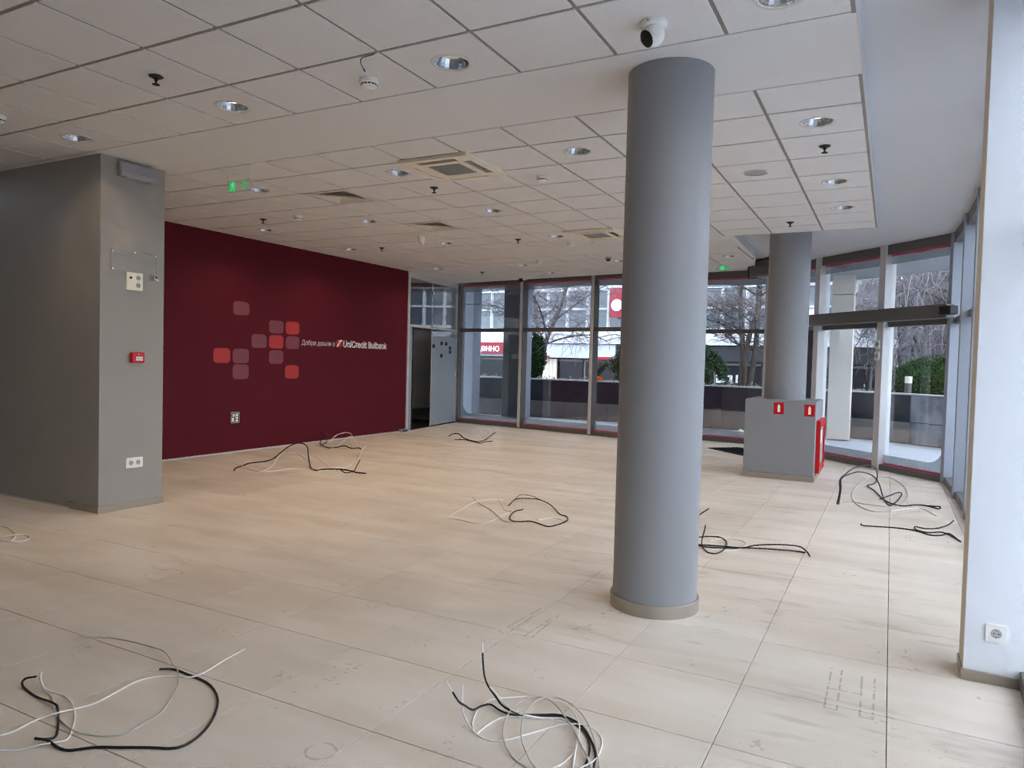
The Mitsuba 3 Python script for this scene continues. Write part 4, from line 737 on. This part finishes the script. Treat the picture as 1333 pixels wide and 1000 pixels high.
# conifer with drooping sprays
k = thing('drooping_conifer', 'green conifer with drooping sprays behind the near column', 'tree')
put('trunk', tube([(-5.35, 18.7, .85), (-5.3, 18.7, 1.6), (-5.32, 18.7, 2.5)], .09, 10, r_end=.03), M_bark, k, smooth=True)
N, nd = [], []
for i in range(46):
    a = i * 2.399; z = 2.35 - .9 * (i / 46) ** 1.1; L = .75 + .9 * (i / 46) + .15 * math.sin(i * 7); d = np.array([math.cos(a) * 1.1, math.sin(a) * .8, 0])
    P = [np.array([-5.32, 18.7, z]), np.array([-5.32, 18.7, z + .12]) + d * L * .5, np.array([-5.32, 18.7, z - .02 - .1 * L]) + d * L * .9, np.array([-5.32, 18.7, z - .3 - .12 * L]) + d * L * 1.05]
    N.append(tube(P, .014, 5, step=.15, r_end=.004)); S = smooth_path(P, .02)
    for q in S[3:]:
        for _ in range(13): nd.append(q + rng.normal(size=3) * (.05, .05, .035) - (0, 0, .05 * rng.random()))
put('branches', join(N), M_bark, k); put('needles', leaves(np.array(nd), .065, 7, squash=.5), M_needle, k, kind='stuff')
def bare_tree(label, base, height, seed, trunks, droop=0.0, n_limb=9, r0=.085, spread=1.0):
    g = np.random.default_rng(seed); k = thing('bare_tree', label, 'tree', 'leafless trees'); base = np.array(base, float); tr, br, tw = [], [], []
    for lean in trunks:
        top = base + np.array([lean[0], lean[1], height]); P = [base + (lean[2] if len(lean) > 2 else 0) * np.array([1, 0, 0]) + (top - base) * t + np.array([g.normal() * .05, g.normal() * .05, 0]) * (t > 0) for t in (0, .25, .5, .75, 1)]
        tr.append(tube(P, r0, 9, step=.3, r_end=r0 * .35)); S = smooth_path(P, .1)
        for i in range(n_limb):
            o = S[int(len(S) * (.22 + .75 * i / n_limb))]; a = g.uniform(0, 6.283); L = spread * g.uniform(.7, 1.5) * (1.15 - .5 * i / n_limb)
            d = np.array([math.cos(a), math.sin(a), g.uniform(.25, .9)]); B = [o, o + d * L * .45 + g.normal(size=3) * .05, o + d * L * .85 + g.normal(size=3) * .08 - (0, 0, droop * L * .25), o + d * L * 1.2 - (0, 0, droop * L * .9)]
            br.append(tube(B, r0 * .34, 6, step=.2, r_end=.011)); BS = smooth_path(B, .06)
            for j in range(13):
                q = BS[int(len(BS) * g.uniform(.25, .99))]; a2 = g.uniform(0, 6.283); l2 = L * g.uniform(.3, .65); d2 = np.array([math.cos(a2), math.sin(a2), g.uniform(-.1, .8)])
                C = [q, q + d2 * l2 * .5, q + d2 * l2 - (0, 0, droop * l2 * (.5 + g.random()))]
                tw.append(tube(C, .012, 4, step=.25, r_end=.006)); CS = smooth_path(C, .08)
                for _ in range(8):
                    q2 = CS[int(len(CS) * g.uniform(.2, .99))]; d3 = g.normal(size=3) * (1, 1, .6) + (0, 0, .2 - droop); d3 /= np.linalg.norm(d3); l3 = l2 * g.uniform(.3, .8)
                    tw.append(tube([q2, q2 + d3 * l3 * .5 + g.normal(size=3) * .03, q2 + d3 * l3 - (0, 0, droop * l3 * .5)], .0075, 4, step=.5, r_end=.004))
    put('trunk', join(tr), M_bark, k, smooth=True); put('limbs', join(br), M_bark, k, smooth=True); put('twigs', join(tw), M_twig, k, kind='stuff')
bare_tree('leafless twin-trunked tree seen between the near column and the far column', (-3.4, 19.5, .85), 4.6, 11, [(-.12, 0, -.1), (.25, .1, .12), (.45, 0, .0)], 0.1, 10, .08, .95)
bare_tree('leafless tree with drooping twigs behind the clipped shrub', (1.15, 20.0, .85), 5.0, 12, [(-.1, 0, 0), (.35, 0, .12)], .9, 14, .1, 1.3)
bare_tree('leafless thicket of fine twigs left of the tree behind the clipped shrub', (.35, 21.2, .85), 3.6, 13, [(.2, 0, 0), (-.2, .1, -.1)], 1.0, 9, .05, 1.0)
bare_tree('leafless tree whose branches cross the far left glass bays', (-9.4, 19.6, .85), 4.6, 14, [(1.2, .2, 0), (-.4, 0, 0)], .25, 12, .08, 1.7)
pl = []
for x in np.arange(-12.5, .2, .28):
    yb = 17.55 + .1 * math.sin(x * 3); n = int(14 + 12 * math.sin(x * 2.1) ** 2); P = np.array([x, yb, .95]) + rng.normal(size=(n, 3)) * (.12, .1, .05) + (0, 0, .02); P[:, 2] = np.maximum(P[:, 2], .92); pl.append(leaves(P, .05, int(abs(x) * 100)))
put('low_foliage', join(pl), M_sage, label='low pale foliage along the top of the dark stone planter', cat='plants', kind='stuff')
k = thing('bollard_light', 'short bollard lamp with a white top in front of the clipped shrub', 'bollard light')
put('stem', cyl(.32, 17.12, .88, 1.2, .066, 24), M_frame, k, smooth=30); put('head', cyl(.32, 17.12, 1.2, 1.345, .07, 24), M_wplastic, k, smooth=30)
for P, lab in (([(-4.26, 18.0, .88), (-4.42, 18.25, 1.52)], 'left wooden stake leaning in the planter beside the near column'), ([(-4.12, 18.0, .88), (-4.40, 18.22, 1.56)], 'right wooden stake leaning in the planter beside the near column')):
    put('wooden_stake', tube(P, .022, 8, smooth=False), M_wood, label=lab, cat='stake')
m = trimesh.creation.icosphere(2, .1); m.vertices *= 1 + .5 * (meshkit.noise(m.vertices * 18, 3)[:, None] - .5); m.apply_scale((1.3, 1, .7)); m.apply_translation((-6.65, 17.32, 1.04))
put('orange_bag', m, M_orange, label='small orange bag on the planter edge left of the near column', cat='bag')
m = trimesh.creation.icosphere(2, .11); m.vertices *= 1 + .9 * (meshkit.noise(m.vertices * 16, 8)[:, None] - .5); m.apply_scale((1.2, 1, .8)); m.apply_translation((-2.7, 15.2, .07))
put('paper_scrap', m, M_paper, label='crumpled white paper on the pavement left of the plinth', cat='paper')

# white office building across the street
k = thing('office_building', 'white office building with a band of windows across the street', 'building'); Y = 34.0
put('shop_wall', box(-34, .2, Y + .6, Y + .7, -1.6, 1.7), M_bdark, k)
put('fascia', box(-34, .2, Y, Y + 1.2, 2.42, 3.2), M_bfascia, k)
put('soffit_panel', box(-34, -12.2, Y + .12, Y + .7, 1.68, 2.40), M_bwhite, k); put('dark_panel', box(-12.2, .2, Y + .25, Y + .7, 1.68, 2.40), M_bdark, k)
put('upper_wall', box(-34, .2, Y, Y + 1.2, 5.08, 5.9), M_bwhite, k); put('back_wall', box(-34, .2, Y + 1.2, Y + 8, -1.6, 12), M_bwhite, k); put('top_wall', box(-34, .2, Y, Y + 1.2, 7.7, 12), M_bwhite, k)
xs = np.arange(-33.8, .1, 1.115)
for x in xs: put('mullion', box(x - .05, x + .05, Y + .02, Y + .2, 3.2, 5.08), M_bwhite, k)
put('transom', box(-34, .2, Y + .04, Y + .18, 4.12, 4.22), M_bwhite, k)
for x in xs[:-1]:
    w = put('window', join([box(x + .05, x + .09, Y + .1, Y + .16, 3.2, 5.08), box(x + 1.025, x + 1.065, Y + .1, Y + .16, 3.2, 5.08)]), M_alu, k)
    put('pane', box(x + .09, x + 1.025, Y + .13, Y + .135, 3.2, 4.12), M_bpane, w); put('pane', box(x + .09, x + 1.025, Y + .13, Y + .135, 4.22, 5.08), M_bpane, w)
xs2 = np.arange(-33.8, -.5, 2.2)
for x in xs2:
    w = put('shop_window', join([box(x, x + .08, Y + .5, Y + .58, -1.6, 1.6), box(x, x + 2.1, Y + .5, Y + .58, 1.5, 1.6), box(x, x + 2.1, Y + .5, Y + .58, .55, .6)]), M_frame, k)
    put('pane', box(x + .08, x + 2.1, Y + .54, Y + .545, -1.6, 1.5), M_spane, w)
for x in np.arange(-16.55, -15.5, .22): put('shutter_panel', box(x, x + .205, Y + .3, Y + .4, -1.6, 1.62), M_cream, k)
for x, w_, z in ((-7.3, .75, .82), (-6.4, .5, .85)): put('poster', box(x, x + w_, Y + .46, Y + .49, z - .16, z + .22), M_bwhite, k)
k = thing('shop_sign', 'red shop sign with white letters beside the pale outdoor column', 'sign')
put('board', box(-21.2, -18.3, Y - .12, Y - .0, 1.82, 2.42), M_signred, k)
m = fit_text('Ценно', -20.12, -18.66, 1.95, .36, .03, True); m.apply_scale((1, 1, 1)); put('lettering', frame_to(m, (0, Y - .12, 0), (1, 0, 0), (0, 0, 1)), M_letter, k)
for x0, x1, lab in ((-16.7, -15.8, 'short red strip sign over the beige shutter across the street'), (-13.5, -12.3, 'short red strip sign behind the drooping conifer')):
    k = thing('strip_sign', lab, 'sign'); put('board', box(x0, x1, Y - .02, Y + .1, 1.62, 1.76), M_signred, k); put('edge', box(x0, x1, Y, Y + .1, 1.76, 1.79), M_bwhite, k)
k = thing('banner_sign', 'red banner sign with a white disc hanging across the street left of the near column', 'sign')
put('board', box(-12.35, -11.65, Y - .5, Y - .44, 3.7, 5.15), M_signred, k); put('disc', on_y(extrude(Point(0, 0).buffer(.29), .02), -11.98, Y - .5, 4.30), M_letter, k); put('bracket', box(-12.2, -12.0, Y - .47, Y, 5.0, 5.05), M_frame, k)

# grey building behind the shrub
k = thing('grey_building', 'blue grey building behind the leafless trees and the clipped shrub', 'building')
put('wall', box(.25, 12, 27, 33, -1.6, 9), M_bgrey, k)
for z in (1.6, 4.4, 7.2): put('string_course', box(.2, 12, 26.9, 27.05, z, z + .18), M_bgrey, k)
for x in np.arange(.7, 10, 1.7):
    for z in (2.3, 5.1):
        w = put('window', box(x, x + 1.0, 26.96, 27.02, z, z + 1.5), M_frame, k); put('pane', box(x + .06, x + .94, 26.94, 26.96, z + .06, z + 1.44), M_bpane, w)
